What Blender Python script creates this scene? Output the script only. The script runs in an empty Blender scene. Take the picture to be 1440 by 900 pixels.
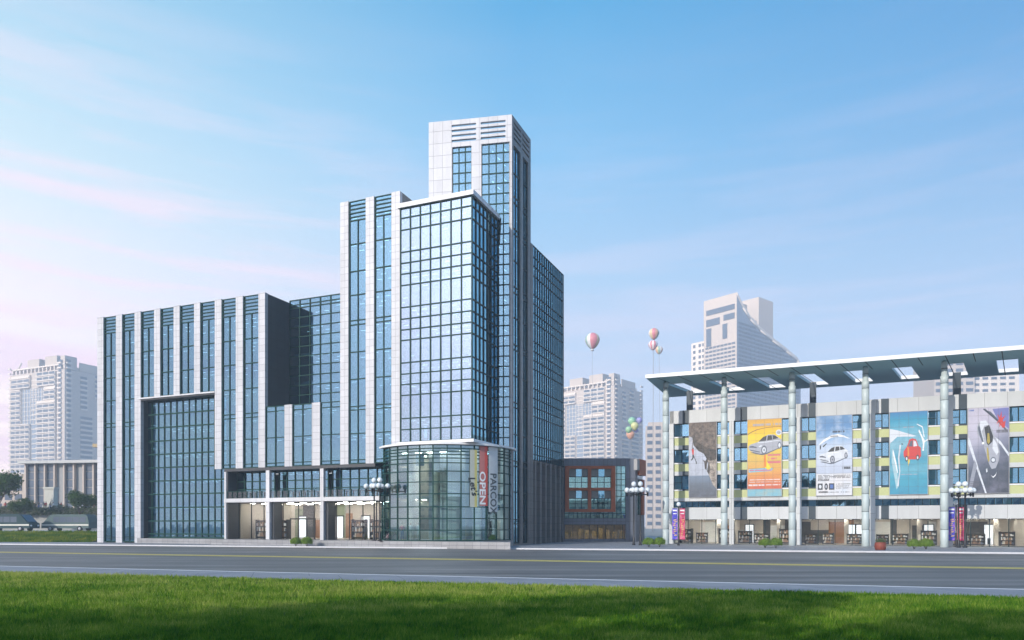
import bpy, bmesh, math, random
import numpy as np
from mathutils import Vector, Matrix
R = math.radians
random.seed(7); np.random.seed(7)
scene = bpy.context.scene
COL = scene.collection

# ------------------------------------------------------------------ camera
cam_d = bpy.data.cameras.new('camera'); cam = bpy.data.objects.new('camera', cam_d); COL.objects.link(cam)
cam.location = (0, 0, 2.5); cam.rotation_euler = (R(90), 0, 0)
cam_d.sensor_width = 36; cam_d.lens = 36 * 1037 / 1440
cam_d.shift_y = (738 - 450) / 1440
cam_d.clip_start = 0.5; cam_d.clip_end = 9000
scene.camera = cam

# ------------------------------------------------------------------ light
SUN_AZ, SUN_EL = 39.0, 21.0          # degrees left of straight-behind the camera, height above the horizon
Ldir = Vector((-math.sin(R(SUN_AZ)) * math.cos(R(SUN_EL)), -math.cos(R(SUN_AZ)) * math.cos(R(SUN_EL)), math.sin(R(SUN_EL))))
sd = bpy.data.lights.new('sun', 'SUN'); sd.energy = 3.9; sd.angle = R(0.5); sd.color = (1.0, 0.93, 0.84)
sun = bpy.data.objects.new('sun', sd); COL.objects.link(sun)
sun.rotation_euler = Ldir.to_track_quat('Z', 'Y').to_euler(); sun.location = (-60, -30, 60)

world = bpy.data.worlds.new('World'); scene.world = world; world.use_nodes = True
def build_world():
    nt = world.node_tree; n = nt.nodes; l = nt.links; n.clear()
    out = n.new('ShaderNodeOutputWorld'); bg = n.new('ShaderNodeBackground'); l.new(bg.outputs[0], out.inputs[0])
    sky = n.new('ShaderNodeTexSky'); sky.sky_type = 'NISHITA'; sky.sun_disc = False
    sky.sun_elevation = R(SUN_EL); sky.sun_rotation = math.atan2(Ldir.x, Ldir.y)
    sky.air_density = 1.0; sky.dust_density = 0.6; sky.ozone_density = 1.5
    tc = n.new('ShaderNodeTexCoord'); sep = n.new('ShaderNodeSeparateXYZ'); l.new(tc.outputs['Generated'], sep.inputs[0])
    def math_(op, a, b=None, c=None, clamp=False):
        m = n.new('ShaderNodeMath'); m.operation = op; m.use_clamp = clamp
        for i, x in enumerate((a, b, c)):
            if x is None: continue
            if isinstance(x, (int, float)): m.inputs[i].default_value = x
            else: l.new(x, m.inputs[i])
        return m.outputs[0]
    def mix(f, a, b):
        m = n.new('ShaderNodeMix'); m.data_type = 'RGBA'
        for s, x in ((m.inputs[0], f), (m.inputs[6], a), (m.inputs[7], b)):
            if isinstance(x, tuple): s.default_value = (*x, 1)
            elif isinstance(x, (int, float)): s.default_value = x
            else: l.new(x, s)
        return m.outputs[2]
    ramp = n.new('ShaderNodeValToRGB'); l.new(sep.outputs[2], ramp.inputs[0])
    cr = ramp.color_ramp
    stops = [(0.0, (.55, .60, .76)), (.17, (.52, .60, .77)), (.31, (.37, .57, .79)), (.45, (.16, .46, .76)), (.58, (.03, .33, .65)), (1.0, (.02, .2, .52))]
    cr.elements[0].position = 0; cr.elements[0].color = (*stops[0][1], 1)
    cr.elements[1].position = 1; cr.elements[1].color = (*stops[-1][1], 1)
    for p, c in stops[1:-1]:
        e = cr.elements.new(p); e.color = (*c, 1)
    # the sky pales towards the left (east) and the horizon
    left = math_('MULTIPLY_ADD', sep.outputs[0], -1.75, 0.02, True)
    low = math_('MULTIPLY_ADD', sep.outputs[2], -1.2, 1.2, True)
    pale = math_('MULTIPLY', left, low)
    pr = n.new('ShaderNodeValToRGB'); l.new(sep.outputs[2], pr.inputs[0]); pe = pr.color_ramp.elements
    pe[0].position = .12; pe[0].color = (1.35, 1.06, .95, 1); pe[1].position = .52; pe[1].color = (.60, .84, .85, 1)
    q = pe.new(.24); q.color = (1.18, .99, 1.0, 1); q = pe.new(.38); q.color = (.82, .93, .90, 1)
    right = math_('MULTIPLY_ADD', sep.outputs[0], 1.9, -.12, True)
    high = math_('MULTIPLY_ADD', sep.outputs[2], 2.2, -.30, True)
    c0 = mix(math_('MULTIPLY', math_('MULTIPLY', right, high), .9), ramp.outputs[0], (.0, .19, .50))
    c1 = mix(pale, c0, pr.outputs[0])
    # thin streaky cirrus
    mp = n.new('ShaderNodeMapping'); mp.inputs['Rotation'].default_value = (0, R(-9), 0); mp.inputs['Scale'].default_value = (1.0, 1.0, 11.0)
    l.new(tc.outputs['Generated'], mp.inputs[0])
    nz = n.new('ShaderNodeTexNoise'); nz.inputs['Scale'].default_value = 2.3; nz.inputs['Detail'].default_value = 7; nz.inputs['Roughness'].default_value = .62
    l.new(mp.outputs[0], nz.inputs['Vector'])
    st = n.new('ShaderNodeMapRange'); st.inputs[1].default_value = .46; st.inputs[2].default_value = .64; l.new(nz.outputs[0], st.inputs[0])
    lowc = math_('MULTIPLY_ADD', sep.outputs[2], -2.2, 1.25, True)
    cf = math_('MULTIPLY', st.outputs[0], math_('MULTIPLY', lowc, math_('MULTIPLY_ADD', left, 1.1, .28)), None, True)
    c2 = mix(cf, c1, (1.10, .78, .86))
    # glow of the air round the sun
    dt = n.new('ShaderNodeVectorMath'); dt.operation = 'DOT_PRODUCT'; l.new(tc.outputs['Generated'], dt.inputs[0]); dt.inputs[1].default_value = Ldir
    gl = math_('POWER', math_('MAXIMUM', dt.outputs['Value'], 0), 20)
    c3 = mix(math_('MULTIPLY', gl, .8), c2, (4.4, 4.0, 4.4))
    nis = n.new('ShaderNodeVectorMath'); nis.operation = 'SCALE'; nis.inputs['Scale'].default_value = .12; l.new(sky.outputs[0], nis.inputs[0])
    c4 = mix(.89, nis.outputs[0], c3)
    l.new(c4, bg.inputs[0]); bg.inputs[1].default_value = 1.0
build_world()
scene.view_settings.view_transform = 'Standard'; scene.view_settings.look = 'None'
scene.view_settings.exposure = 0.36; scene.view_settings.gamma = 1.0
scene.view_settings.use_curve_mapping = False
scene.cycles.max_bounces = 8; scene.cycles.transparent_max_bounces = 12
scene.cycles.glossy_bounces = 4; scene.cycles.volume_bounces = 1
scene.cycles.use_denoising = True
scene.cycles.caustics_reflective = False; scene.cycles.caustics_refractive = False

# ------------------------------------------------------------------ helpers
CA, SA = 2500 / math.hypot(2500, 1037), 1037 / math.hypot(2500, 1037)
YAW = -math.atan2(SA, CA)
def W(s, t): return (CA * s + SA * t, -SA * s + CA * t)

def tag(o, label=None, cat=None, group=None, kind=None):
    if label: o['label'] = label
    if cat: o['category'] = cat
    if group: o['group'] = group
    if kind: o['kind'] = kind
    return o
def empty(name, loc, rz=0.0, label=None, cat=None, group=None):
    o = bpy.data.objects.new(name, None); COL.objects.link(o)
    o.location = loc; o.rotation_euler = (0, 0, rz); o.empty_display_size = .3
    return tag(o, label, cat, group)
class MB:
    """collects polygons and links them as one mesh object"""
    def __init__(s, org=(0, 0, 0)): s.v = []; s.f = []; s.m = []; s.o = org; s.sm = []
    def add(s, vs, fs, mi=0, smooth=False):
        k = len(s.v); s.v += [tuple(p) for p in vs]
        for f in fs: s.f.append([k + i for i in f]); s.m.append(mi); s.sm.append(smooth)
        return s
    def box(s, a, b, c, d, e, f, mi=0):
        P = [(a, c, e), (b, c, e), (b, d, e), (a, d, e), (a, c, f), (b, c, f), (b, d, f), (a, d, f)]
        return s.add(P, [(0, 3, 2, 1), (4, 5, 6, 7), (0, 1, 5, 4), (1, 2, 6, 5), (2, 3, 7, 6), (3, 0, 4, 7)], mi)
    def hexa(s, P, mi=0):
        return s.add(P, [(0, 3, 2, 1), (4, 5, 6, 7), (0, 1, 5, 4), (1, 2, 6, 5), (2, 3, 7, 6), (3, 0, 4, 7)], mi)
    def prism(s, poly, z0, z1, mi=0, smooth=False):
        n = len(poly)
        s.add([(x, y, z0) for x, y in poly] + [(x, y, z1) for x, y in poly], [tuple(range(n))[::-1], tuple(range(n, 2 * n))], mi)
        k = len(s.v) - 2 * n
        for i in range(n):
            j = (i + 1) % n; s.f.append([k + i, k + j, k + n + j, k + n + i]); s.m.append(mi); s.sm.append(smooth)
        return s
    def lathe(s, prof, c=(0, 0, 0), n=20, mi=0, smooth=True):
        vs = []; fs = []
        for r, z in prof:
            for i in range(n):
                a = 2 * math.pi * i / n; vs.append((c[0] + r * math.cos(a), c[1] + r * math.sin(a), c[2] + z))
        for k in range(len(prof) - 1):
            for i in range(n):
                j = (i + 1) % n; fs.append((k * n + i, k * n + j, (k + 1) * n + j, (k + 1) * n + i))
        fs.append(tuple(range(n))[::-1]); fs.append(tuple((len(prof) - 1) * n + i for i in range(n)))
        return s.add(vs, fs, mi, smooth)
    def ball(s, c, r, mi=0, n=14, sz=1.0):
        prof = [(max(r * math.sin(math.pi * k / n), 1e-4), -r * sz * math.cos(math.pi * k / n)) for k in range(n + 1)]
        return s.lathe(prof, c, n + 2, mi)
    def tube(s, p, q, r, mi=0, n=8, r2=None):
        p = Vector(p); q = Vector(q); d = (q - p).normalized()
        u = d.orthogonal().normalized(); w = d.cross(u); r2 = r if r2 is None else r2
        vs = [p + (u * math.cos(2 * math.pi * i / n) + w * math.sin(2 * math.pi * i / n)) * r for i in range(n)]
        vs += [q + (u * math.cos(2 * math.pi * i / n) + w * math.sin(2 * math.pi * i / n)) * r2 for i in range(n)]
        fs = [(i, (i + 1) % n, n + (i + 1) % n, n + i) for i in range(n)] + [tuple(range(n))[::-1], tuple(range(n, 2 * n))]
        return s.add(vs, fs, mi, True)
    def build(s, name, mats, parent=None):
        me = bpy.data.meshes.new(name)
        ox, oy, oz = s.o
        me.from_pydata([(x - ox, y - oy, z - oz) for x, y, z in s.v], [], s.f)
        if not isinstance(mats, (list, tuple)): mats = [mats]
        for m in mats: me.materials.append(m)
        me.polygons.foreach_set('material_index', s.m)
        me.polygons.foreach_set('use_smooth', s.sm)
        me.update()
        o = bpy.data.objects.new(name, me); COL.objects.link(o)
        if parent is not None: o.parent = parent
        return o
class Wall:
    """a wall line from p0 along d; x runs along it, dep outwards"""
    def __init__(s, p0, d):
        L = math.hypot(*d); s.p = p0; s.d = (d[0] / L, d[1] / L); s.n = (s.d[1], -s.d[0])
    def pt(s, x, dep, z): return (s.p[0] + s.d[0] * x + s.n[0] * dep, s.p[1] + s.d[1] * x + s.n[1] * dep, z)
    def box(s, mb, x0, x1, d0, d1, z0, z1, mi=0):   # d1 > d0 : d1 outermost
        mb.hexa([s.pt(x0, d1, z0), s.pt(x1, d1, z0), s.pt(x1, d0, z0), s.pt(x0, d0, z0),
                 s.pt(x0, d1, z1), s.pt(x1, d1, z1), s.pt(x1, d0, z1), s.pt(x0, d0, z1)], mi)
    def quad(s, mb, x0, x1, dep, z0, z1, mi=0, jit=0.0):
        j = lambda: dep + random.uniform(-jit, jit)
        mb.add([s.pt(x0, j(), z0), s.pt(x1, j(), z0), s.pt(x1, j(), z1), s.pt(x0, j(), z1)], [(0, 1, 2, 3)], mi)
def children(o): return [c for c in bpy.data.objects if c.parent == o]
def copy_tree(o, parent=None):
    c = o.copy(); COL.objects.link(c)
    if parent is not None: c.parent = parent
    for ch in children(o): copy_tree(ch, c)
    return c
def text_geo(txt, size=1.0):
    cu = bpy.data.curves.new('t', 'FONT'); cu.body = txt; cu.size = size; cu.resolution_u = 3; cu.offset = .022
    o = bpy.data.objects.new('t', cu); COL.objects.link(o)
    me = o.to_mesh(); vs = [tuple(v.co) for v in me.vertices]; fs = [tuple(p.vertices) for p in me.polygons]
    o.to_mesh_clear(); bpy.data.objects.remove(o); bpy.data.curves.remove(cu)
    return vs, fs

# ------------------------------------------------------------------ materials
class NT:
    def __init__(s, name):
        s.m = bpy.data.materials.new(name); s.m.use_nodes = True; s.t = s.m.node_tree; s.n = s.t.nodes
        s.b = s.n['Principled BSDF']; s.out = s.n['Material Output']
    def new(s, k, **kw):
        x = s.n.new('ShaderNode' + k)
        for a, b in kw.items():
            if a in x.inputs: x.inputs[a].default_value = b
            else: setattr(x, a, b)
        return x
    def ln(s, a, b): s.t.links.new(a, b)
    def co(s, which='Object'): return s.new('TexCoord').outputs[which]
    def mixc(s, f, a, b, bt='MIX'):
        m = s.new('Mix'); m.data_type = 'RGBA'; m.blend_type = bt
        for k, x in ((0, f), (6, a), (7, b)):
            if isinstance(x, (tuple, list)): m.inputs[k].default_value = (*x[:3], 1)
            elif isinstance(x, (int, float)): m.inputs[k].default_value = x
            else: s.ln(x, m.inputs[k])
        return m.outputs[2]
    def noise(s, vec, scale, detail=4, rough=.55):
        x = s.new('TexNoise'); x.inputs['Scale'].default_value = scale; x.inputs['Detail'].default_value = detail; x.inputs['Roughness'].default_value = rough
        if vec is not None: s.ln(vec, x.inputs['Vector'])
        return x.outputs[0]
    def rng(s, v, a, b, c=0.0, d=1.0):
        x = s.new('MapRange'); s.ln(v, x.inputs[0])
        for i, q in enumerate((a, b, c, d)): x.inputs[i + 1].default_value = q
        return x.outputs[0]
    def bump(s, h, st=.3, dist=.02):
        x = s.new('Bump'); x.inputs['Strength'].default_value = st; x.inputs['Distance'].default_value = dist
        s.ln(h, x.inputs['Height']); s.ln(x.outputs[0], s.b.inputs['Normal'])
def plain(name, c, rough=.6, metal=0.0, var=.12, scale=1.5, spec=None):
    m = NT(name); f = m.noise(m.co(), scale, 5)
    a = tuple(x * (1 - var) for x in c); b = tuple(min(x * (1 + var), 1) for x in c)
    m.ln(m.mixc(f, a, b), m.b.inputs['Base Color']); m.b.inputs['Roughness'].default_value = rough; m.b.inputs['Metallic'].default_value = metal
    if spec is not None: m.b.inputs['Specular IOR Level'].default_value = spec
    return m.m
def panels(name, c, w, h, joint=(.2, .2, .22), mortar=.012, var=.07, rough=.45, offset=0.0, grime=.12, dz=0.0):
    """cladding panels with open joints, mapped on (x+y, z)"""
    m = NT(name); sep = m.new('SeparateXYZ'); m.ln(m.co(), sep.inputs[0])
    ad = m.new('Math', operation='ADD'); m.ln(sep.outputs[0], ad.inputs[0]); m.ln(sep.outputs[1], ad.inputs[1])
    az = m.new('Math', operation='ADD'); m.ln(sep.outputs[2], az.inputs[0]); az.inputs[1].default_value = dz
    cb = m.new('CombineXYZ'); m.ln(ad.outputs[0], cb.inputs[0]); m.ln(az.outputs[0], cb.inputs[1])
    br = m.new('TexBrick'); br.offset = offset; br.squash = 1
    m.ln(cb.outputs[0], br.inputs['Vector'])
    br.inputs['Color1'].default_value = (*[x * (1 - var) for x in c], 1); br.inputs['Color2'].default_value = (*[min(1, x * (1 + var)) for x in c], 1)
    br.inputs['Mortar'].default_value = (*joint, 1); br.inputs['Scale'].default_value = 1
    br.inputs['Mortar Size'].default_value = mortar; br.inputs['Mortar Smooth'].default_value = .2
    br.inputs['Brick Width'].default_value = w; br.inputs['Row Height'].default_value = h; br.inputs['Bias'].default_value = 0
    st = m.new('Mapping'); st.inputs['Scale'].default_value = (1, 1, .15); m.ln(m.co(), st.inputs[0])
    g = m.rng(m.noise(st.outputs[0], .7, 6, .6), .35, .7, 1 - grime, 1.0)
    m.ln(m.mixc(1.0, br.outputs[0], g, 'MULTIPLY'), m.b.inputs['Base Color'])
    m.b.inputs['Roughness'].default_value = rough
    inv = m.new('Math', operation='SUBTRACT'); inv.inputs[0].default_value = 1; m.ln(br.outputs['Fac'], inv.inputs[1])
    m.bump(inv.outputs[0], .5, .02)
    return m.m
def glass(name, tint, trans, base=.28, rough=.012, ior=1.55, wav=.0):
    m = NT(name); m.n.remove(m.b)
    gl = m.new('BsdfGlossy'); gl.inputs['Color'].default_value = (*tint, 1); gl.inputs['Roughness'].default_value = rough
    tr = m.new('BsdfTransparent'); tr.inputs['Color'].default_value = (*trans, 1)
    fr = m.new('Fresnel'); fr.inputs['IOR'].default_value = ior
    nz = m.noise(m.co(), .35, 2)
    bp = m.new('Bump'); bp.inputs['Strength'].default_value = .03; bp.inputs['Distance'].default_value = .02; m.ln(nz, bp.inputs['Height'])
    m.ln(bp.outputs[0], gl.inputs['Normal'])
    fac = m.rng(fr.outputs[0], 0, 1, base, 1.0)
    mx = m.new('MixShader'); m.ln(fac, mx.inputs[0]); m.ln(tr.outputs[0], mx.inputs[1]); m.ln(gl.outputs[0], mx.inputs[2])
    m.ln(mx.outputs[0], m.out.inputs[0])
    return m.m
def emit(name, c, st):
    m = NT(name); m.b.inputs['Base Color'].default_value = (*c, 1); m.b.inputs['Emission Color'].default_value = (*c, 1); m.b.inputs['Emission Strength'].default_value = st
    m.m.cycles.emission_sampling = 'NONE'
    return m.m
M = {}
M['clad'] = panels('pale_stone_panels', (.60, .60, .63), 1.12, .78, (.28, .28, .31), .018, .06, grime=.17)
M['clad_plain'] = panels('pale_stone_coping', (.66, .66, .68), 2.4, 4.0, (.34, .34, .36), .014)
M['deep_shade_clad'] = panels('deep_shade_stone_panels', (.052, .055, .062), 1.2, .9, (.02, .02, .022), .02)  # shade of side walls, reveals and soffits painted in as darker stone
M['shade_clad'] = panels('shade_stone_panels', (.20, .19, .185), 1.2, .9, (.10, .10, .10), .02)  # shade of the right-hand faces painted into a greyer stone colour
M['tower_clad'] = panels('tower_stone_panels', (.60, .60, .63), 1.3, 1.42, (.28, .28, .31), .022, .06, grime=.17)
M['mull'] = plain('dark_green_aluminium', (.010, .055, .048), .5, .0, spec=.15)
M['mull_dark'] = plain('dark_blue_aluminium', (.010, .034, .042), .5, .0, spec=.15)
M['glass'] = glass('blue_mirror_glass', (.40, .70, .92), (.26, .54, .66), .42)
M['glass_wing'] = glass('pale_mirror_glass', (.62, .80, .98), (.28, .52, .62), .50)
M['glass_side'] = glass('deep_blue_glass', (.42, .80, .98), (.22, .50, .62), .60)
M['glass_drum'] = glass('pale_green_glass', (.66, .90, .98), (.64, .84, .85), .32)
M['glass_shop'] = glass('clear_shop_glass', (.9, .95, 1.0), (.86, .90, .90), .06, ior=1.45)
M['glass_mall'] = glass('mall_window_glass', (.42, .78, 1.0), (.35, .70, .90), .50)
M['slab'] = plain('interior_ceiling_board', (.09, .14, .18), .8)
M['core'] = plain('interior_core_wall', (.05, .10, .15), .8)
M['lamp'] = emit('office_light_tube', (.92, .97, 1.0), 1.5)
M['lamp_warm'] = emit('shop_light_panel', (1.0, .96, .88), 22)
M['lamp_warm'].cycles.emission_sampling = 'FRONT_BACK'
M['roof'] = plain('roof_gravel', (.25, .25, .25), .9)
M['concrete'] = plain('concrete', (.42, .42, .43), .8, var=.15)
M['white'] = plain('white_paint', (.78, .78, .78), .45, var=.04)
M['black'] = plain('black_iron', (.012, .012, .014), .4)

# ------------------------------------------------------------------ ground, road, pavements
def lineY(u0, v0, u1, v1):
    P = []
    for u, v in ((u0, v0), (u1, v1)):
        Y = 2.5 * 1037 / (v - 738); P.append(((u - 720) / 1037 * Y, Y))
    (xa, ya), (xb, yb) = P; k = (yb - ya) / (xb - xa)
    return lambda x: ya + k * (x - xa)
kerb_far = lambda x: 92.6 - .2717 * (x + 64.3)
yellow = lambda x: 67.3 - .3285 * (x + 46.7)
kerb_near = lambda x: 43.2 - .3177 * (x + 30.0)
grass_edge = lambda x: 37.8 - .3018 * (x + 26.3)
XL, XR = -160, 120

def ground_mat():
    m = NT('distant_city_ground'); f = m.noise(m.co(), .02, 8, .6)
    m.ln(m.mixc(f, (.16, .17, .15), (.34, .33, .31)), m.b.inputs['Base Color']); m.b.inputs['Roughness'].default_value = .9
    return m.m
def road_mat():
    m = NT('asphalt'); co = m.co()
    mp = m.new('Mapping'); mp.inputs['Rotation'].default_value = (0, 0, R(17)); mp.inputs['Scale'].default_value = (.05, .9, 1); m.ln(co, mp.inputs[0])
    tracks = m.noise(mp.outputs[0], .55, 5, .6); fine = m.noise(co, 28, 3, .7); patch = m.noise(co, .09, 5, .6)
    c = m.mixc(m.rng(tracks, .36, .64), (.092, .082, .076), (.30, .275, .255))
    c = m.mixc(m.rng(fine, .3, .7, 0, .4), c, (.09, .083, .078))
    c = m.mixc(m.rng(patch, .42, .62, .55, 0), c, (.10, .092, .086))
    m.ln(c, m.b.inputs['Base Color']); m.b.inputs['Roughness'].default_value = .62; m.bump(fine, .4, .01)
    return m.m
def paving_mat(name, c1, c2, w, h, rot, joint):
    m = NT(name); co = m.co(); mp = m.new('Mapping'); mp.inputs['Rotation'].default_value = (0, 0, rot); m.ln(co, mp.inputs[0])
    br = m.new('TexBrick'); br.offset = .5; m.ln(mp.outputs[0], br.inputs['Vector'])
    for k, c in (('Color1', c1), ('Color2', c2), ('Mortar', joint)): br.inputs[k].default_value = (*c, 1)
    br.inputs['Scale'].default_value = 1; br.inputs['Mortar Size'].default_value = .02; br.inputs['Brick Width'].default_value = w; br.inputs['Row Height'].default_value = h
    f = m.rng(m.noise(co, .5, 7, .65), .3, .7, .72, 1.0)
    m.ln(m.mixc(1.0, br.outputs[0], f, 'MULTIPLY'), m.b.inputs['Base Color']); m.b.inputs['Roughness'].default_value = .75
    return m.m
M['road'] = road_mat()
M['pave'] = paving_mat('grey_pavers', (.30, .30, .32), (.36, .36, .38), .8, .4, YAW, (.16, .16, .17))
M['pave_near'] = paving_mat('pavement_slabs', (.27, .275, .30), (.31, .315, .34), 2.6, 3.6, R(-17.4), (.17, .18, .2))
M['kerb'] = plain('kerb_stone', (.62, .62, .64), .7, scale=3)
M['yellow'] = plain('yellow_road_paint', (.50, .40, .10), .7, var=.3, scale=2)

g = MB(); g.add([(-880, -880, -.05), (880, -880, -.05), (880, 880, -.05), (-880, 880, -.05)], [(0, 1, 2, 3)])
tag(g.build('ground', ground_mat()), kind='structure')
def strip_sheet(f0, f1, z, x0=XL, x1=XR):
    b = MB(); n = 20
    xs = [x0 + (x1 - x0) * i / n for i in range(n + 1)]
    b.add([(x, f0(x), z) for x in xs] + [(x, f1(x), z) for x in xs], [(i, i + 1, n + 2 + i, n + 1 + i) for i in range(n)])
    return b
tag(strip_sheet(lambda x: kerb_near(x), lambda x: kerb_far(x), 0.0).build('road', M['road']), kind='structure')
tag(strip_sheet(lambda x: yellow(x) - 1.0, lambda x: yellow(x) + 1.0, .004).build('centre_line', M['yellow']), kind='structure')
# far pavement and kerb
def slab_strip(f0, f1, z0, z1, name, mat, x0=XL, x1=XR):
    b = MB(); b.hexa([(x0, f0(x0), z0), (x1, f0(x1), z0), (x1, f1(x1), z0), (x0, f1(x0), z0),
                      (x0, f0(x0), z1), (x1, f0(x1), z1), (x1, f1(x1), z1), (x0, f1(x0), z1)])
    return tag(b.build(name, mat), kind='structure')
slab_strip(lambda x: kerb_far(x), lambda x: kerb_far(x) + .3, -.04, .14, 'kerb', M['kerb'])
b = MB()
b.add([(x, kerb_far(x) + .3, .12) for x in (-160, 120)] + [(120, 150, .12), (2, 150, .12), (2, 106, .12), (-160, 106 + .12 * 60, .12)], [(0, 1, 2, 3, 4, 5)])
tag(b.build('pavement', M['pave']), kind='structure')
slab_strip(lambda x: kerb_near(x) - .25, lambda x: kerb_near(x), -.04, .10, 'near_kerb', M['kerb'])
slab_strip(lambda x: grass_edge(x), lambda x: kerb_near(x) - .25, -.04, .095, 'near_pavement', M['pave_near'], -70, 75)

# lawn: soil sheet and blades
def lawn_soil():
    m = NT('lawn_soil'); f = m.noise(m.co(), 1.2, 7, .65)
    m.ln(m.mixc(f, (.022, .045, .010), (.05, .085, .016)), m.b.inputs['Base Color']); m.b.inputs['Roughness'].default_value = .95
    return m.m
strip = strip_sheet(lambda x: -60, lambda x: grass_edge(x), .05, -90, 90)
tag(strip.build('lawn', lawn_soil()), kind='structure')
def blade_mat(name, cols):
    m = NT(name); at = m.new('Attribute'); at.attribute_name = 'tone'
    cr = m.new('ValToRGB'); m.ln(at.outputs['Fac'], cr.inputs[0]); e = cr.color_ramp.elements
    e[0].position = 0; e[0].color = (*cols[0], 1); e[1].position = 1; e[1].color = (*cols[-1], 1)
    for i, c in enumerate(cols[1:-1]): q = e.new((i + 1) / (len(cols) - 1)); q.color = (*c, 1)
    m.n.remove(m.b)
    d = m.new('BsdfDiffuse'); t = m.new('BsdfTranslucent'); m.ln(cr.outputs[0], d.inputs[0]); m.ln(cr.outputs[0], t.inputs[0])
    x = m.new('MixShader'); x.inputs[0].default_value = .35; m.ln(d.outputs[0], x.inputs[1]); m.ln(t.outputs[0], x.inputs[2]); m.ln(x.outputs[0], m.out.inputs[0])
    return m.m
def blades(name, X, Y, Z, Wd, Ht, tone, mat):
    n = len(X); rng = np.random
    a = rng.uniform(0, 2 * np.pi, n); lean = rng.uniform(.1, .75, n) * Ht; b_ = rng.uniform(0, 2 * np.pi, n)
    co = np.zeros((n, 3, 3), np.float32)
    co[:, 0] = np.stack([X - np.cos(a) * Wd, Y - np.sin(a) * Wd, Z], 1); co[:, 1] = np.stack([X + np.cos(a) * Wd, Y + np.sin(a) * Wd, Z], 1)
    co[:, 2] = np.stack([X + np.cos(b_) * lean, Y + np.sin(b_) * lean, Z + Ht], 1)
    me = bpy.data.meshes.new(name); me.vertices.add(3 * n); me.vertices.foreach_set('co', co.ravel())
    me.loops.add(3 * n); me.loops.foreach_set('vertex_index', np.arange(3 * n, dtype=np.int32))
    me.polygons.add(n); me.polygons.foreach_set('loop_start', np.arange(0, 3 * n, 3, dtype=np.int32)); me.polygons.foreach_set('loop_total', np.full(n, 3, np.int32))
    at = me.attributes.new('tone', 'FLOAT', 'FACE'); at.data.foreach_set('value', tone.astype(np.float32))
    me.materials.append(mat); me.update(calc_edges=True)
    o = bpy.data.objects.new(name, me); COL.objects.link(o); return o
def vnoise(X, Y, seed, sc):
    r = np.random.RandomState(seed); G = r.rand(64, 64); x = X / sc; y = Y / sc; i = np.floor(x).astype(int); j = np.floor(y).astype(int); fx = x - i; fy = y - j
    fx = fx * fx * (3 - 2 * fx); fy = fy * fy * (3 - 2 * fy); g = lambda a, b: G[a % 64, b % 64]
    return (g(i, j) * (1 - fx) + g(i + 1, j) * fx) * (1 - fy) + (g(i, j + 1) * (1 - fx) + g(i + 1, j + 1) * fx) * fy
def make_grass():
    N = 620000
    # candidates with density ~ 1/Y^1.6
    u = np.random.rand(N * 2); Y0, Y1 = 11.5, 44.0; p = -.35
    Y = (Y0 ** p + u * (Y1 ** p - Y0 ** p)) ** (1 / p)
    X = np.random.uniform(-1, 1, N * 2) * (.74 * Y + 3.5)
    ok = Y < (37.8 - .3018 * (X + 26.3)) - .03 * np.random.rand(N * 2)
    X, Y = X[ok][:N], Y[ok][:N]
    dens = .35 + .65 * vnoise(X, Y, 3, .55); keep = np.random.rand(len(X)) < dens; X, Y = X[keep], Y[keep]
    n1 = vnoise(X * .35, Y, 1, 1.7); n2 = vnoise(X, Y, 2, .35); n3 = vnoise(X * .5, Y, 5, 4.5)
    n4 = vnoise(X * .6, Y, 6, .8); tone = np.clip(-.12 + .38 * n1 + .36 * n2 + .34 * n3 + .22 * n4 + .32 * np.clip((Y - 20) / 12, 0, 1) + np.random.normal(0, .14, len(X)), 0, 1)  # blades brighten with distance: sunlit far band put into their tone
    Ht = (.05 + .09 * np.random.rand(len(X)) ** 2 + .07 * n2) * (.8 + .5 * n3); Wd = .0075 * (Y / 14) ** .9 * np.random.uniform(.8, 1.6, len(X))
    m = blade_mat('grass_blades', [(.016, .062, .008), (.042, .135, .012), (.095, .22, .02), (.20, .32, .035), (.38, .43, .10)])
    tag(blades('grass', X, Y, np.full(len(X), .05), Wd, Ht, tone, m), kind='stuff')
make_grass()

# ------------------------------------------------------------------ the glass office building
O0 = (-60.0, 75.0, 0.0)
office = empty('office_building', (*W(O0[0], O0[1]), 0), YAW, 'tall blue glass office complex with pale stone piers, round glass lobby and stair tower', 'office building')
def ob(): return MB(O0)
FRONT = Wall((0, 70.6), (1, 0))       # x == s

def curtain(name, wall, xs, zs, dep=-.25, mw=.055, md=.10, mat='mull', gmat='glass', jit=.004, parent=office, new=None, hw=None):
    """mullions and transoms with one pane of glass per cell; returns the frame object"""
    new = new or ob; fr = new(); gl = new(); hw = hw or mw
    for x in xs: wall.box(fr, x - mw, x + mw, dep - .05, dep + md, zs[0], zs[-1])
    for z in zs: wall.box(fr, xs[0], xs[-1], dep - .048, dep + md - .012, z - hw, z + hw)
    for i in range(len(xs) - 1):
        for k in range(len(zs) - 1): wall.quad(gl, xs[i], xs[i + 1], dep, zs[k], zs[k + 1], 0, jit)
    f = fr.build(name, M[mat], parent); gl.build('glass', M[gmat], f)
    return f
def lin(a, b, n): return [a + (b - a) * i / n for i in range(n + 1)]

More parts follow.
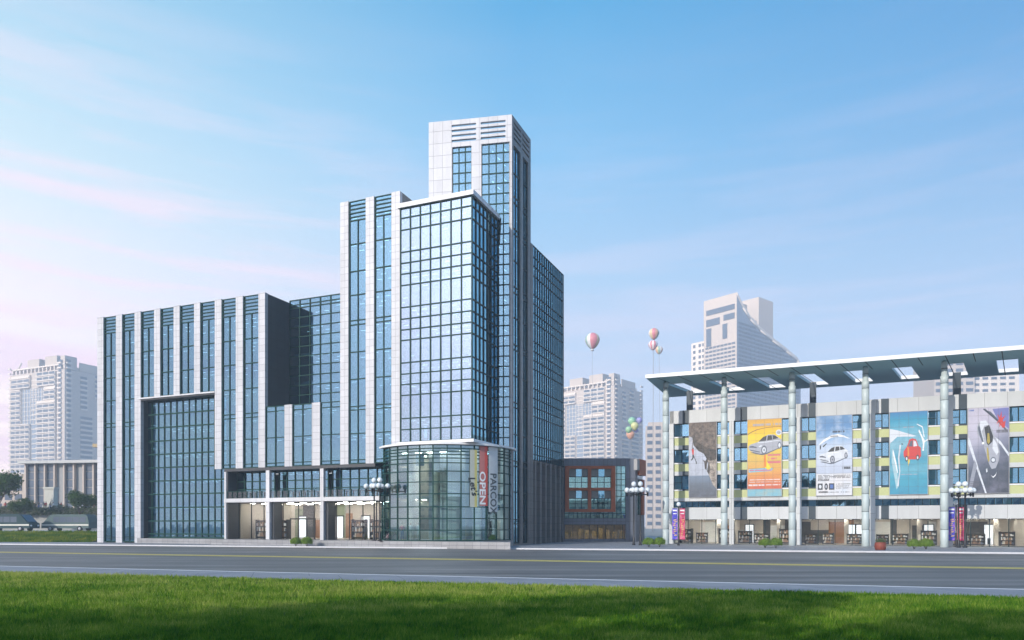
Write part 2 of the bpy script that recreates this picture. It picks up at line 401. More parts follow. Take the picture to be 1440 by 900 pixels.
# --- left slab: piers and window strips
strips = [(-88.84, -86.48, .25), (-85.37, -83.06, .25), (-81.98, -79.58, 19.12), (-78.53, -76.19, 19.12), (-75.17, -72.74, 19.12), (-71.75, -69.34, 19.12), (-68.28, -65.99, 9.42), (-64.89, -62.48, 9.42)]
edges = [-89.99] + [e for a, b_, c in strips for e in (a, b_)] + [-61.48]
pz0 = [.12, .12, .12, 19.12, 19.12, 19.12, 9.42, 9.42, 9.42]
pier_e = [(edges[2 * i], edges[2 * i + 1], pz0[i]) for i in range(9)]
for a, b_, z0 in pier_e:
    if a == -69.34: z0 = 9.42
    p = ob(); p.box(a, b_, 70.6, 71.1, z0, 30.5); p.build('pilaster', M['clad'], office)
LOUV = [30.40, 29.97, 29.54, 29.11, 28.68]
ZA = [28.25, 25.2, 22.2, 19.15, 16.1, 12.95, 9.9]
for a, b_, z0 in strips:
    fr = ob(); gl = ob()
    zs = [z for z in ZA if z > z0 + .4] + ([6.8, 3.7] if z0 < 1 else []) + [z0 + .06]
    zs2 = sorted(set(zs + LOUV)); mid = (a + b_) / 2
    for x in (a + .05, b_ - .05): FRONT.box(fr, x - .05, x + .05, -.30, -.14, z0, 30.42)
    FRONT.box(fr, mid - .045, mid + .045, -.30, -.15, z0, 28.25)
    for z in zs2: FRONT.box(fr, a, b_, -.298, -.155, z - .055, z + .055)
    if z0 < 12: FRONT.box(fr, a, b_, -.297, -.157, 16.1 - .55, 16.1 - .45)
    for k in range(len(zs2) - 1):
        for (x0, x1) in ((a, mid), (mid, b_)): FRONT.quad(gl, x0, x1, -.25, zs2[k], zs2[k + 1], 0, .005)
    f = fr.build('window', M['mull'], office); gl.build('glass', M['glass'], f)
# masses, roofs, side walls with painted shade
w = ob()
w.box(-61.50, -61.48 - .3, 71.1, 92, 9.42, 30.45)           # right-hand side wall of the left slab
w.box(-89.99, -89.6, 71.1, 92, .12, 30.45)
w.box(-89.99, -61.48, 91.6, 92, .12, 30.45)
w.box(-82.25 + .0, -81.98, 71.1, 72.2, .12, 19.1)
w.build('side_wall', M['deep_shade_clad'], office)
r = ob(); r.box(-89.6, -61.8, 71.0, 91.6, 30.28, 30.36); r.box(-61.48, -50.62, 75.3, 92, 30.55, 30.70); r.box(-50.6, -42.8, 71.0, 92, 39.2, 39.3); r.box(-42.7, -34.1, 71, 92, 37.3, 37.44); r.box(-42, -32.5, 84, 96.3, 36.6, 36.75)
r.box(-61.4, -50.7, 70.9, 75.1, 16.5, 16.62); r.build('roof', M['roof'], office)
# portal: lintel and tall curtain wall
p = ob(); p.box(-82.4, -69.34, 70.5, 71.9, 18.95, 19.12); p.build('portal_lintel', M['clad_plain'], office)
p = ob(); p.box(-81.98, -69.34, 70.62, 71.8, 18.75, 18.948); p.build('soffit', M['deep_shade_clad'], office)
BACK = Wall((0, 71.8), (1, 0))
xs = [-82.25 + 1.07 * i for i in range(14)] + [-67.8]
curtain('curtain_wall', BACK, xs, [.85, 1.3, 3.0, 4.75, 6.5, 8.25, 10.0, 11.75, 13.5, 15.25, 17.0, 18.75], dep=0, hw=.085)

# --- low middle block with recessed glass wall behind
for a, b_ in ((-58.56, -57.46), (-54.6, -53.45)):
    p = ob(); p.box(a, b_, 70.6, 71.1, 9.42, 16.75); p.build('pilaster', M['clad'], office)
for a, b_ in ((-61.48, -58.56), (-57.46, -54.6), (-53.45, -50.63)):
    curtain('window', FRONT, [a + .05, (a + b_) / 2, b_ - .05], [9.5, 9.9, 12.95, 16.1, 16.7], dep=-.2, mw=.05)
RB = Wall((0, 75.18), (1, 0))
curtain('recessed_glass_wall', RB, lin(-61.48, -50.63, 7), [16.7] + [17.5 + 1.22 * i for i in range(11)] + [30.1, 30.7], dep=0, gmat='glass')

# --- tall slab
for a, b_ in ((-50.63, -49.52), (-47.18, -46.08), (-43.8, -42.7)):
    p = ob(); p.box(a, b_, 70.6, 71.1, 9.42, 39.45); p.build('pilaster', M['clad'], office)
for a, b_ in ((-49.52, -47.18), (-46.08, -43.8)):
    fr = ob(); gl = ob(); mid = (a + b_) / 2
    zs = [9.5, 9.9, 12.9, 15.6, 16.0, 19.1, 22.2, 25.3, 25.8, 28.7, 31.4, 34.5, 37.2] + [37.6, 38.05, 38.5, 38.95, 39.38]
    for x in (a + .05, b_ - .05): FRONT.box(fr, x - .05, x + .05, -.30, -.14, 9.42, 39.4)
    FRONT.box(fr, mid - .045, mid + .045, -.30, -.15, 9.42, 37.2)
    for z in zs: FRONT.box(fr, a, b_, -.298, -.155, z - .055, z + .055)
    for k in range(len(zs) - 1):
        for (x0, x1) in ((a, mid), (mid, b_)): FRONT.quad(gl, x0, x1, -.25, zs[k], zs[k + 1], 0, .005)
    f = fr.build('window', M['mull'], office); gl.build('glass', M['glass'], f)
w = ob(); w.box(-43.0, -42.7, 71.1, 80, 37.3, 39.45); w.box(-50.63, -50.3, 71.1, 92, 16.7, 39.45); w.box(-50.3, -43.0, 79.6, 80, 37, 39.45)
w.build('side_wall', M['shade_clad'], office)

# --- glass wing
WZ = [11.62, 13.0, 14.23, 16.78, 17.98, 19.14, 20.37, 22.86, 24.02, 25.22, 26.5, 28.93, 30.19, 31.38, 32.6, 35.05, 36.37, 37.42]
curtain('curtain_wall', FRONT, lin(-42.65, -33.9, 7), WZ, dep=-.06, mw=.058, gmat='glass_wing')
SIDE = Wall((-33.87, 70.6), (0, 1))
curtain('side_curtain_wall', SIDE, lin(.05, 6.95, 7), WZ, dep=-.06, mw=.06, mat='mull_dark', gmat='glass_side')
p = ob(); p.prism([(-42.9, 70.35), (-33.6, 70.35), (-33.6, 77.4), (-42.9, 77.4)], 37.45, 37.95); p.build('parapet_cap', M['clad_plain'], office)
p = ob(); p.prism([(-42.75, 70.3), (-33.55, 70.3), (-33.55, 77.5), (-42.75, 77.5)], 11.28, 11.6); p.build('fascia', M['white'], office)

# --- stair tower
A_, B_ = (-41.93, 75.73), (-32.31, 77.88)
TF = Wall(A_, (B_[0] - A_[0], B_[1] - A_[1])); TW = math.hypot(B_[0] - A_[0], B_[1] - A_[1])
TS = Wall(B_, (0, 1)); TD = 83.85 - B_[1]
tw = ob()
def pierced(mb, wall, Lx, z0, z1, holes, thick, mi=0):
    """a wall of given thickness with rectangular holes, built from butted boxes"""
    zc = sorted(set([z0, z1] + [h[2] for h in holes] + [h[3] for h in holes]))
    for k in range(len(zc) - 1):
        a, b2 = zc[k], zc[k + 1]; m_ = (a + b2) / 2
        hs = sorted([(h[0], h[1]) for h in holes if h[2] < m_ < h[3]]); x = 0
        for h0, h1 in hs + [(Lx, Lx)]:
            if h0 > x + 1e-4: wall.box(mb, x, h0, -thick, 0, a, b2, mi)
            x = h1
slots_z = [(46.86, 47.14), (47.44, 47.72), (48.02, 48.30), (48.60, 48.88)]
hf = [(2.81, 5.11, 30.0, 46.3), (6.28, 9.68, .3, 46.35)] + [(a, b2, z0, z1) for (a, b2) in ((2.75, 5.65), (6.2, 9.11)) for z0, z1 in slots_z]
pierced(tw, TF, TW, 0.12, 49.43, hf, .35)
tower = tw.build('stair_tower', M['tower_clad'], office)
ts = ob()
s_ = B_[1]; hs = [(78.4 - s_, 80.5 - s_, .3, 46.2), (81.3 - s_, 83.0 - s_, .3, 46.2)] + [(a - s_, b2 - s_, z0, z1) for (a, b2) in ((78.4, 80.6), (81.1, 83.3)) for z0, z1 in slots_z]
pierced(ts, TS, TD, .12, 49.43, hs, .35); ts.build('tower_side_wall', M['shade_clad'], tower)
tb = ob(); tb.prism([(-41.93, 75.9), (-41.6, 75.9), (-41.6, 83.8), (-41.93, 83.8)], 30, 47.0); tb.box(-41.6, -32.6, 83.5, 83.8, 30, 46.5)
tb.prism([(-41.6, 76.2), (-32.7, 78.1), (-32.7, 83.5), (-41.6, 83.5)], 46.42, 46.6); tb.build('tower_back_wall', M['shade_clad'], tower)
def tower_window(wall, x0, x1, z0, z1, nx, zs, dep=-.22, g='glass'):
    mb = ob(); xs = lin(x0, x1, nx)
    for x in xs: wall.box(mb, max(x0, x - .06), min(x1, x + .06), dep - .05, dep + .08, z0, z1, 0)
    for z in zs: wall.box(mb, x0, x1, dep - .048, dep + .07, z - .06, z + .06, 0)
    zz = sorted(set([z0] + zs + [z1]))
    for i in range(nx):
        for k in range(len(zz) - 1): wall.quad(mb, xs[i], xs[i + 1], dep, zz[k], zz[k + 1], 1, .004)
    mb.build('tower_window', [M['mull'] if g == 'glass' else M['mull_dark'], M[g]], tower)
tower_window(TF, 2.81, 5.11, 30, 46.3, 3, [30.1 + 1.2 * i for i in range(14)])
tower_window(TF, 6.28, 9.68, .3, 46.35, 4, [9.0 + 1.17 * i for i in range(32)], g='glass')
zt = [.4, 2.6, 3.1, 6.3, 9.3, 9.9, 13, 16.1, 16.7, 19.8, 22.8, 23.4, 26.5, 29.4, 30.1, 33.1, 36.2, 36.8, 39.8, 40.5, 43.2, 46.1]
tower_window(TS, 78.4 - s_, 80.5 - s_, .3, 46.2, 2, zt, g='glass_side'); tower_window(TS, 81.3 - s_, 83.0 - s_, .3, 46.2, 2, zt, g='glass_side')

# --- right rear block with fins along its ground floor
RS = Wall((-32.31, 83.85), (0, 1)); RL = 12.55
RZ = [10.5, 11.2, 12.3, 13.5, 15.9, 17.0, 18.1, 19.3, 21.7, 22.8, 23.9, 25.1, 27.5, 28.6, 29.76, 30.9, 33.2, 34.4, 35.5, 36.85]
p = ob(); RS.box(p, .0, .75, -.3, .05, .12, 36.85); p.build('pilaster', M['shade_clad'], office)
curtain('side_curtain_wall', RS, lin(.85, RL, 14), RZ, dep=-.08, mw=.036, mat='mull_dark', gmat='glass_side')
for i in range(6):
    x = 1.4 + 1.9 * i
    p = ob(); RS.box(p, x, x + .55, -.9, .02, .12, 10.46); p.build('fin', M['shade_clad'], office)
curtain('ground_floor_glazing', RS, lin(.85, RL, 12), [.3, 2.6, 4.4, 6.4, 7.8, 8.3, 8.8, 9.3, 9.8, 10.4], dep=-.9, mw=.05, mat='mull_dark', gmat='glass_side')
p = ob(); RS.box(p, .8, RL, -.95, -.02, 10.28, 10.44); p.build('soffit', M['deep_shade_clad'], office)
w = ob(); w.box(-45, -32.33, 96.2, 96.45, .12, 36.8); w.build('rear_wall', M['shade_clad'], office)
def cloth(name, c): return plain(name, c, .7, var=.15, scale=1)
for i, (c, x) in enumerate((((.62, .42, .20), 1.0), ((.55, .10, .08), 2.6), ((.40, .07, .24), 4.45))):
    p = ob(); RS.box(p, x, x + .38, -.7, -.64, 4.6, 9.9); o = p.build('hanging_banner', cloth('banner_cloth_%d' % i, c), office)
    o['label'] = ['sandy hanging banner', 'red hanging banner', 'plum hanging banner'][i]

# --- recessed ground floor with balcony
p = ob(); p.box(-67.75, -45.9, 70.55, 73.2, 9.05, 9.4); p.build('soffit', M['deep_shade_clad'], office)
p = ob(); p.box(-67.75, -67.3, 70.7, 75, .75, 9.05); p.build('side_wall', M['deep_shade_clad'], office)
p = ob(); p.box(-67.75, -45.2, 70.5, 72.6, 5.25, 5.72); p.build('balcony', M['clad_plain'], office)
for a, b_ in ((-67.78, -67.5), (-61.33, -60.81), (-53.42, -52.95)):
    p = ob(); p.box(a, b_, 70.58, 71.0, .75, 5.25); p.box(a, b_, 70.58, 71.0, 5.72, 9.05); p.build('column', M['clad_plain'], office)
for a, b_ in ((-61.33, -60.81), (-53.42, -52.95)):
    p = ob(); p.box(a + .02, b_ + .35, 71.02, 72.5, .75, 5.25); p.build('side_wall', M['deep_shade_clad'], office)
UP = Wall((0, 72.3), (1, 0))
for a, b_, n in ((-67.3, -61.4, 5), (-60.75, -53.5, 6), (-52.9, -45.5, 6)):
    curtain('window', UP, lin(a, b_, n), [5.75, 6.88, 7.87, 9.03], dep=0, mw=.06)
    f = curtain('balustrade', Wall((0, 70.75), (1, 0)), lin(a - .1, b_ + .1, 8), [5.74, 6.58], dep=0, mw=.03, gmat='glass_shop', hw=.03)
# shop glass, interior
SH = Wall((0, 72.6), (1, 0))
for a, b_, n in ((-67.3, -61.35, 3), (-60.4, -53.45, 3), (-52.55, -45.2, 4)):
    curtain('shopfront', SH, lin(a, b_, n), [.77, 5.2], dep=0, mw=.03, mat='black', gmat='glass_shop')
M['shop_floor'] = plain('polished_shop_floor', (.35, .30, .25), .3)
M['shop_wall'] = plain('beige_shop_wall', (.56, .50, .43), .7, var=.2, scale=.4)
M['shop_ceiling'] = plain('shop_ceiling', (.62, .60, .56), .8)
sh = ob(); sh.box(-67.3, -45.2, 72.7, 82, .70, .76, 0); sh.box(-67.3, -45.2, 81.8, 82, .76, 5.2, 1); sh.box(-67.3, -45.2, 72.7, 82, 5.22, 5.26, 2)
sh.box(-67.3, -67.2, 72.7, 81.8, .76, 5.2, 1); sh.box(-45.3, -45.2, 72.7, 81.8, .76, 5.2, 1)
for a, b_ in ((-64.0, -63.0), (-58.0, -57.0), (-50.3, -49.3)): sh.box(a, b_, 77, 78, .76, 5.22, 1)
sh.build('shop_interior', [M['shop_floor'], M['shop_wall'], M['shop_ceiling']], office)
lt = ob()
for i in range(11):
    for k in range(4):
        x = -66.4 + 2.0 * i; lt.box(x, x + (.9 if k % 2 else .5), 73.6 + 2 * k, 73.95 + 2 * k, 5.17, 5.2)
lt.build('ceiling_lights', M['lamp_warm'], office)['kind'] = 'stuff'
M['door_glow'] = emit('bright_doorway', (.93, .95, 1.0), .62)
for x in (-65.3, -59.3, -55.2, -51.6, -47.8):
    d = ob(); d.box(x, x + 1.2, 81.7, 81.78, .8, 3.6, 0); d.box(x - .1, x, 81.66, 81.79, .78, 3.75, 1); d.box(x + 1.2, x + 1.3, 81.66, 81.79, .78, 3.75, 1); d.box(x - .1, x + 1.3, 81.66, 81.79, 3.601, 3.75, 1)
    d.build('lit_doorway', [M['door_glow'], M['black']], office)
# glass entrance door in the middle bay
d = ob(); 
for x in (-58.8, -57.6, -56.4, -55.2): d.box(x - .06, x + .06, 71.9, 72.02, .77, 3.2)
d.box(-58.85, -55.15, 71.9, 72.03, 3.14, 3.3); d.build('entrance_door', M['black'], office)

# --- round lobby
DC, DR = (-39.9, 76.6), 7.6
def dpt(a, r, z): return (DC[0] + r * math.sin(a), DC[1] - r * math.cos(a), z)   # a = 0 faces the road
DZ = [.82, 1.93, 3.18, 4.42, 5.81, 7.08, 8.22, 9.11, 9.61, 9.98, 10.33, 10.65, 11.04]
angs = [R(-108 + 11.25 * i) for i in range(20)]
fr = ob(); gl = ob()
for a in angs:
    P = []
    for z in (.8, 11.1):
        for (da, rr) in ((-.0085, DR + .07), (.0085, DR + .07), (.0085, DR - .07), (-.0085, DR - .07)): P.append(dpt(a + da, rr, z))
    fr.hexa(P)
for z in DZ:
    for i in range(len(angs) - 1):
        P = []
        for zz in (z - .055, z + .055):
            P += [dpt(angs[i], DR + .055, zz), dpt(angs[i + 1], DR + .055, zz), dpt(angs[i + 1], DR - .06, zz), dpt(angs[i], DR - .06, zz)]
        fr.hexa(P)
for i in range(len(angs) - 1):
    for k in range(len(DZ) - 1):
        gl.add([dpt(angs[i], DR, DZ[k]), dpt(angs[i + 1], DR, DZ[k]), dpt(angs[i + 1], DR, DZ[k + 1]), dpt(angs[i], DR, DZ[k + 1])], [(0, 1, 2, 3)])
lobby = fr.build('round_lobby', M['mull'], office); gl.build('glass', M['glass_drum'], lobby)
p = ob(); p.prism([dpt(R(6 * i), DR + .45, 0)[:2] for i in range(60)], 11.05, 11.26); p.build('canopy', M['white'], lobby)
li = ob(); poly = [dpt(R(12 * i), DR - .3, 0)[:2] for i in range(30)]
li.prism(poly, .76, .8, 0); li.prism([dpt(R(12 * i), DR - .3, 0)[:2] for i in range(30)], 10.95, 11.0, 2)
back = [dpt(R(a), DR - .5, 0)[:2] for a in range(75, 286, 15)]
for i in range(len(back) - 1):
    (x0, y0), (x1, y1) = back[i], back[i + 1]; li.add([(x0, y0, .8), (x1, y1, .8), (x1, y1, 10.95), (x0, y0, 10.95)], [(0, 1, 2, 3)], 1)
for a in (-50, 10, 62): 
    c = dpt(R(a), 4.2, 0); li.lathe([(.42, .8), (.42, 10.95)], (c[0], c[1], 0), 16, 1)
# a mezzanine gallery with its front beam
li.prism([dpt(R(a), 6.6 if a < 260 else 6.6, 0)[:2] for a in range(95, 266, 10)], 5.6, 5.9, 2)
M['lobby_wall'] = plain('warm_lobby_wall', (.68, .58, .47), .7, var=.3, scale=.5)
li.build('lobby_interior', [M['shop_floor'], M['lobby_wall'], M['shop_ceiling']], lobby)
lt = ob()
for i in range(5):
    for k in range(-3, 4):
        c = (DC[0] + k * 1.7, DC[1] - 5.2 + i * 2.1)
        if i > 1 and math.hypot(c[0] - DC[0], c[1] - DC[1]) < 6.6: lt.box(c[0] - .45, c[0] + .45, c[1] - .12, c[1] + .12, 10.9, 10.94)
for a in range(110, 251, 14):
    c = dpt(R(a), 6.0, 0); lt.box(c[0] - .3, c[0] + .3, c[1] - .1, c[1] + .1, 5.55, 5.59)
lt.build('lobby_lights', M['lamp_warm'], lobby)['kind'] = 'stuff'
# banners and lettering on the glass of the lobby
def dtheta(u):
    # angle on the round lobby seen along a bearing (u in thousandths of the picture's focal length)
    q = u; best = None
    cx, cy = W(*DC)
    a_ = q * q + 1; b2 = -2 * (q * cx + cy); c_ = cx * cx + cy * cy - DR * DR
    Y = (-b2 - math.sqrt(b2 * b2 - 4 * a_ * c_)) / (2 * a_); X = q * Y
    s = CA * X - SA * Y; t = SA * X + CA * Y
    return math.atan2(s - DC[0], -(t - DC[1]))
def dband(mb, a0, a1, r, z0, z1, mi=0, n=5):
    aa = lin(a0, a1, n)
    for i in range(n): mb.add([dpt(aa[i], r, z0), dpt(aa[i + 1], r, z0), dpt(aa[i + 1], r, z1), dpt(aa[i], r, z1)], [(0, 1, 2, 3)], mi)
M['film_white'] = plain('white_window_film', (.62, .64, .64), .5); M['film_red'] = plain('red_window_film', (.62, .085, .06), .5)
M['film_yellow'] = plain('yellow_window_film', (.50, .46, .16), .5); M['film_pale'] = plain('pale_window_film', (.42, .45, .40), .5); M['film_pink'] = plain('dusky_red_window_film', (.50, .17, .15), .5)
M['ink'] = plain('dark_lettering', (.03, .035, .04), .5); M['ink_white'] = plain('white_lettering', (.85, .85, .85), .5); M['ink_grey'] = plain('grey_lettering', (.09, .11, .115), .5)
def film(name, label, u0, u1, z0, z1, cols, word, size, zt_, ink, outline=None, slant=0.0, gap=0):
    """a vertical strip on the round glass with a word running down it"""
    a0, a1 = dtheta((u0 - 720) / 1037), dtheta((u1 - 720) / 1037)
    mb = ob()
    if len(cols) == 2:
        k0 = a0 + (a1 - a0) * gap
        dband(mb, a0, k0, DR + .09, z0, z1, 0); dband(mb, k0, a1, DR + .09, z0, z1, 1)
    else: dband(mb, a0, a1, DR + .09, z0, z1, 0)
    o = mb.build('window_film', [M[c] for c in cols], lobby); o['label'] = label
    vs, fs = text_geo(word, 1.0)
    xs = [v[0] for v in vs]; ys = [v[1] for v in vs]; x0, x1 = min(xs), max(xs); y0, y1 = min(ys), max(ys)
    Lz = size[1]; Wd = size[0]; ac = (a0 + a1) / 2 + size[2]
    def place(grow, r, ink_):
        tb = ob(); P = []
        for x, y, z in vs:
            fx = (x - x0) / (x1 - x0); fy = (y - y0) / (y1 - y0)
            ww = (fy - .5) * Wd * (1 + grow) + slant * (fx - .5); P.append(dpt(ac + ww / DR, r, zt_ - (fx * (1 + grow) - grow / 2) * Lz))
        tb.add(P, fs); return tb.build('lettering', M[ink_], o)
    place(0, DR + .115, ink)
    return o
film('film', 'pale strip with yellow line and dark script', 660.5, 670.5, 4.4, 10.55, ['film_pale', 'film_yellow'], "Let's", (.75, 1.95, 0.0), 7.55, 'ink', slant=.35, gap=.62)
film('film', 'red strip reading OPEN in white', 674, 685, 4.55, 11.0, ['film_pink', 'film_red'], 'OPEN', (.78, 3.55, -.02), 8.25, 'ink_white', gap=.62)
film('film', 'white strip reading PARCOX in dark grey', 686.5, 699, 3.9, 11.0, ['film_white'], 'PARCOX', (.95, 4.5, 0.0), 8.1, 'ink_grey')

# --- stone plinth under the front
pl = ob()
pl.prism([(-82.2, 70.25), (-67.9, 70.25), (-67.9, 68.5), (-28.6, 68.5), (-31.9, 76.2), (-31.9, 77.2), (-40, 77), (-82.2, 73)], -.03, .75)
M['plinth'] = panels('plinth_stone', (.33, .33, .34), .9, .375, (.17, .17, .18), .02, .12)
pl.build('plinth', M['plinth'], office)

# --- interiors of the upper floors: ceilings, core walls, rows of light tubes
def interior(s0, s1, t0, depth, zs, name='interior_floors', lights=True, pitch=1.45, sides=True):
    f = ob()
    for z in zs: f.box(s0, s1, t0 + .45, t0 + depth, z, z + .35, 0)
    f.box(s0, s1, t0 + depth, t0 + depth + .2, zs[0], zs[-1] + .35, 1)
    o = f.build(name, [M['slab'], M['core']], office)
    l_ = ob(); n = 0
    for z in zs[1:] if not lights == 'all' else zs:
        for r_ in range(3):
            x = s0 + .35 + random.uniform(0, .5)
            while x < s1 - .6:
                if random.random() < .62: l_.box(x, x + .62, t0 + .75 + 1.5 * r_, t0 + .87 + 1.5 * r_, z - .03, z - .005)
                x += pitch
    l_.build('ceiling_lights', M['lamp'], o)['kind'] = 'stuff'
interior(-89.5, -82.4, 71.05, 5.5, [.2] + [3.75 + 3.03 * i for i in range(9)])
interior(-82.0, -69.4, 71.05, 5.5, [19.3, 21.93, 24.96, 27.99])
interior(-69.4, -62.0, 71.05, 5.5, [9.5] + [12.84 + 3.03 * i for i in range(6)])
interior(-82.0, -68.0, 73.0, 5.0, [1.2, 4.75, 8.25, 11.75, 15.25, 18.6], pitch=1.2)
interior(-61.3, -50.8, 70.95, 4.0, [9.5, 12.75, 16.2])
interior(-61.3, -50.8, 75.35, 5.5, [16.6, 20.2, 23.8, 27.4, 30.3])
interior(-50.3, -43.1, 71.05, 5.5, [9.5] + [12.75 + 3.15 * i for i in range(9)])
interior(-42.5, -34.1, 70.85, 5.5, [11.7, 14.1, 17.9, 20.2, 24.0, 26.4, 30.1, 32.5, 36.2, 37.1], pitch=1.25)
interior(-67.2, -45.5, 72.5, 5.0, [5.75, 8.95])
# rear block: floors behind its right-hand face
def interior_side(t0, t1, s_face, depth, zs):
    f = ob()
    for z in zs: f.box(s_face - depth, s_face - .4, t0, t1, z, z + .35, 0)
    f.box(s_face - depth - .2, s_face - depth, t0, t1, .2, zs[-1] + .35, 1)
    f.box(s_face - depth, s_face, t1 - .1, t1, .2, zs[-1] + .35, 1)
    o = f.build('interior_floors', [M['slab'], M['core']], office); l_ = ob()
    for z in zs[1:]:
        for k in range(2):
            y = t0 + .4
            while y < t1 - .6: l_.box(s_face - .9 - 1.5 * k, s_face - .78 - 1.5 * k, y, y + .6, z - .03, z - .005); y += 1.6
    l_.build('ceiling_lights', M['lamp'], o)['kind'] = 'stuff'
interior_side(84.6, 96.2, -32.6, 4.5, [.2, 10.6] + [13.4 + 3.85 * i for i in range(7)])
interior_side(78.2, 83.7, -32.75, 3.5, [.2] + [4.1 + 3.5 * i for i in range(13)])

# ------------------------------------------------------------------ small slate building with brown window grid
SB0 = (7.3, 104.0, 0)
slate = empty('shop_building', SB0, 0, 'small slate-grey shop building with rust-brown window grid beside the glass office', 'shop building')
def sb(): return MB(SB0)
k_ = 104.0 / 1037
def sx(u): return (u - 720) * k_
def sz(v): return 2.5 + (738 - v) * k_
M['slate'] = panels('slate_panels', (.15, .17, .215), .62, 3.0, (.07, .07, .085), .02, .1)
M['rust'] = plain('rust_brown_metal', (.36, .085, .022), .55, var=.25, scale=2)
M['teal_glass'] = glass('teal_glass', (.62, .95, .90), (.36, .66, .62), .42)
SF = Wall((0, 104.0), (1, 0))
w = sb()
pz = [(3.0, sx(794), 0.12, sz(644.5)), (sx(880), sx(893.5), .12, sz(644.5))]
for a, b_, z0, z1 in pz: SF.box(w, a, b_, -.4, 0, z0, z1)
SF.box(w, sx(794), sx(880), -.4, 0, sz(655), sz(644.5)); SF.box(w, sx(794), sx(880), -.4, 0, sz(737.5), sz(729)); SF.box(w, sx(794), sx(880), -.4, 0, .12, .5)
SF.box(w, 3.0, sx(893.5), -14, -13.6, .12, sz(645)); SF.box(w, 3.0, 3.3, -13.6, -.4, .12, sz(645))
w.box(3.3, sx(893.5), 104.4, 117.6, sz(647), sz(646))
w.build('wall', M['slate'], slate)
curtain('curtain_wall', SF, lin(sx(794), sx(880), 14), [sz(v) for v in (729, 722, 714, 706, 698, 690, 682, 674, 666, 655)], dep=-.25, mw=.04, gmat='teal_glass', parent=slate, new=sb)
gb = sb()
for u0, u1 in ((794.3, 800), (826.5, 831), (859, 865)): SF.box(gb, sx(u0), sx(u1), -.2, .45, sz(720), sz(655.5))
for v0, v1 in ((655.5, 659.5), (686, 690), (716, 720)):
    for u0, u1 in ((800, 826.5), (831, 859)): SF.box(gb, sx(u0), sx(u1), -.2, .44, sz(v1), sz(v0))
gb.build('window_grid', M['rust'], slate)
for u0, u1 in ((800, 826.5), (831, 859)):
    for v0, v1 in ((659.5, 686), (690, 716)):
        q = sb(); vm = v0 + (v1 - v0) * .42
        a, b_ = sx(u0), sx(u1)
        SF.box(q, a, a + (b_ - a) * .38, -.18, .05, sz(vm), sz(v0), 1); SF.box(q, a + (b_ - a) * .68, b_, -.18, .05, sz(vm), sz(v0), 1)
        SF.quad(q, a + (b_ - a) * .38, a + (b_ - a) * .68, -.05, sz(vm), sz(v0), 2)
        for i in range(3): SF.quad(q, a + (b_ - a) * i / 3, a + (b_ - a) * (i + 1) / 3, .0, sz(v1), sz(vm), 3)
        for i in range(1, 3): SF.box(q, a + (b_ - a) * i / 3 - .04, a + (b_ - a) * i / 3 + .04, -.02, .04, sz(v1), sz(vm), 0)
        SF.box(q, a, b_, -.02, .06, sz(vm) - .05, sz(vm) + .05, 0); SF.box(q, a, b_, -.02, .05, (sz(vm) + sz(v1)) / 2 - .04, (sz(vm) + sz(v1)) / 2 + .04, 0)
        q.build('window', [M['mull_dark'], plain('grey_infill_panel', (.20, .21, .20), .6, var=.3, scale=3), M['glass_side'], M['teal_glass']], slate)
sf = curtain('shopfront', SF, lin(sx(794), sx(887), 8), [.5, sz(738)], dep=-.15, mw=.03, mat='mull_dark', gmat='glass_shop', parent=slate, new=sb)
inn = sb(); inn.box(sx(794), sx(892), 104.6, 111, .3, .34, 0); inn.box(sx(794), sx(892), 110.8, 111, .34, 4.0, 1); inn.box(sx(794), sx(892), 104.6, 111, 3.3, 3.34, 0)
M['gold_wall'] = plain('golden_display_wall', (.30, .19, .05), .6, var=.9, scale=2.2)
for i in range(9): inn.box(sx(796 + 10 * i), sx(802 + 10 * i), 107.5, 108.2, .34, 1.3 + .7 * random.random(), 1)
inn.build('shop_interior', [M['shop_floor'], M['gold_wall']], slate)
ll = sb()
for i in range(9): ll.box(sx(797 + 10 * i), sx(801 + 10 * i), 106, 106.3, 3.25, 3.29)
ll.build('ceiling_lights', M['lamp_warm'], slate)['kind'] = 'stuff'
# splayed corner towards the mall
CW_ = Wall((sx(893.5), 104.0), (1.7, 3.3)); CL = 4.3
c = sb(); CW_.box(c, 0, CL, -.35, 0, .12, 3.9); CW_.box(c, 0, 1.0, -.35, -.01, 3.9, sz(655)); CW_.box(c, 3.7, CL, -.35, -.01, 3.9, 8.9); CW_.box(c, 1.0, 3.7, -.35, -.02, 8.9, 9.1)
c.build('corner_wall', M['slate'], slate)
c = sb(); CW_.box(c, -.1, 1.0, -.4, .3, sz(661), sz(645.5)); c.build('corner_panel', M['concrete'], slate)
c = sb(); CW_.box(c, 1.0, 3.9, -.4, .35, 9.6, sz(644.8)); c.build('corner_fascia', M['rust'], slate)
c = sb(); CW_.box(c, 2.6, 3.6, -.2, .25, 3.95, 9.0); c.build('fin', M['rust'], slate)
curtain('corner_window', CW_, [1.0, 1.9, 2.6], lin(3.95, 9.0, 7), dep=-.15, mw=.04, gmat='teal_glass', parent=slate, new=sb)

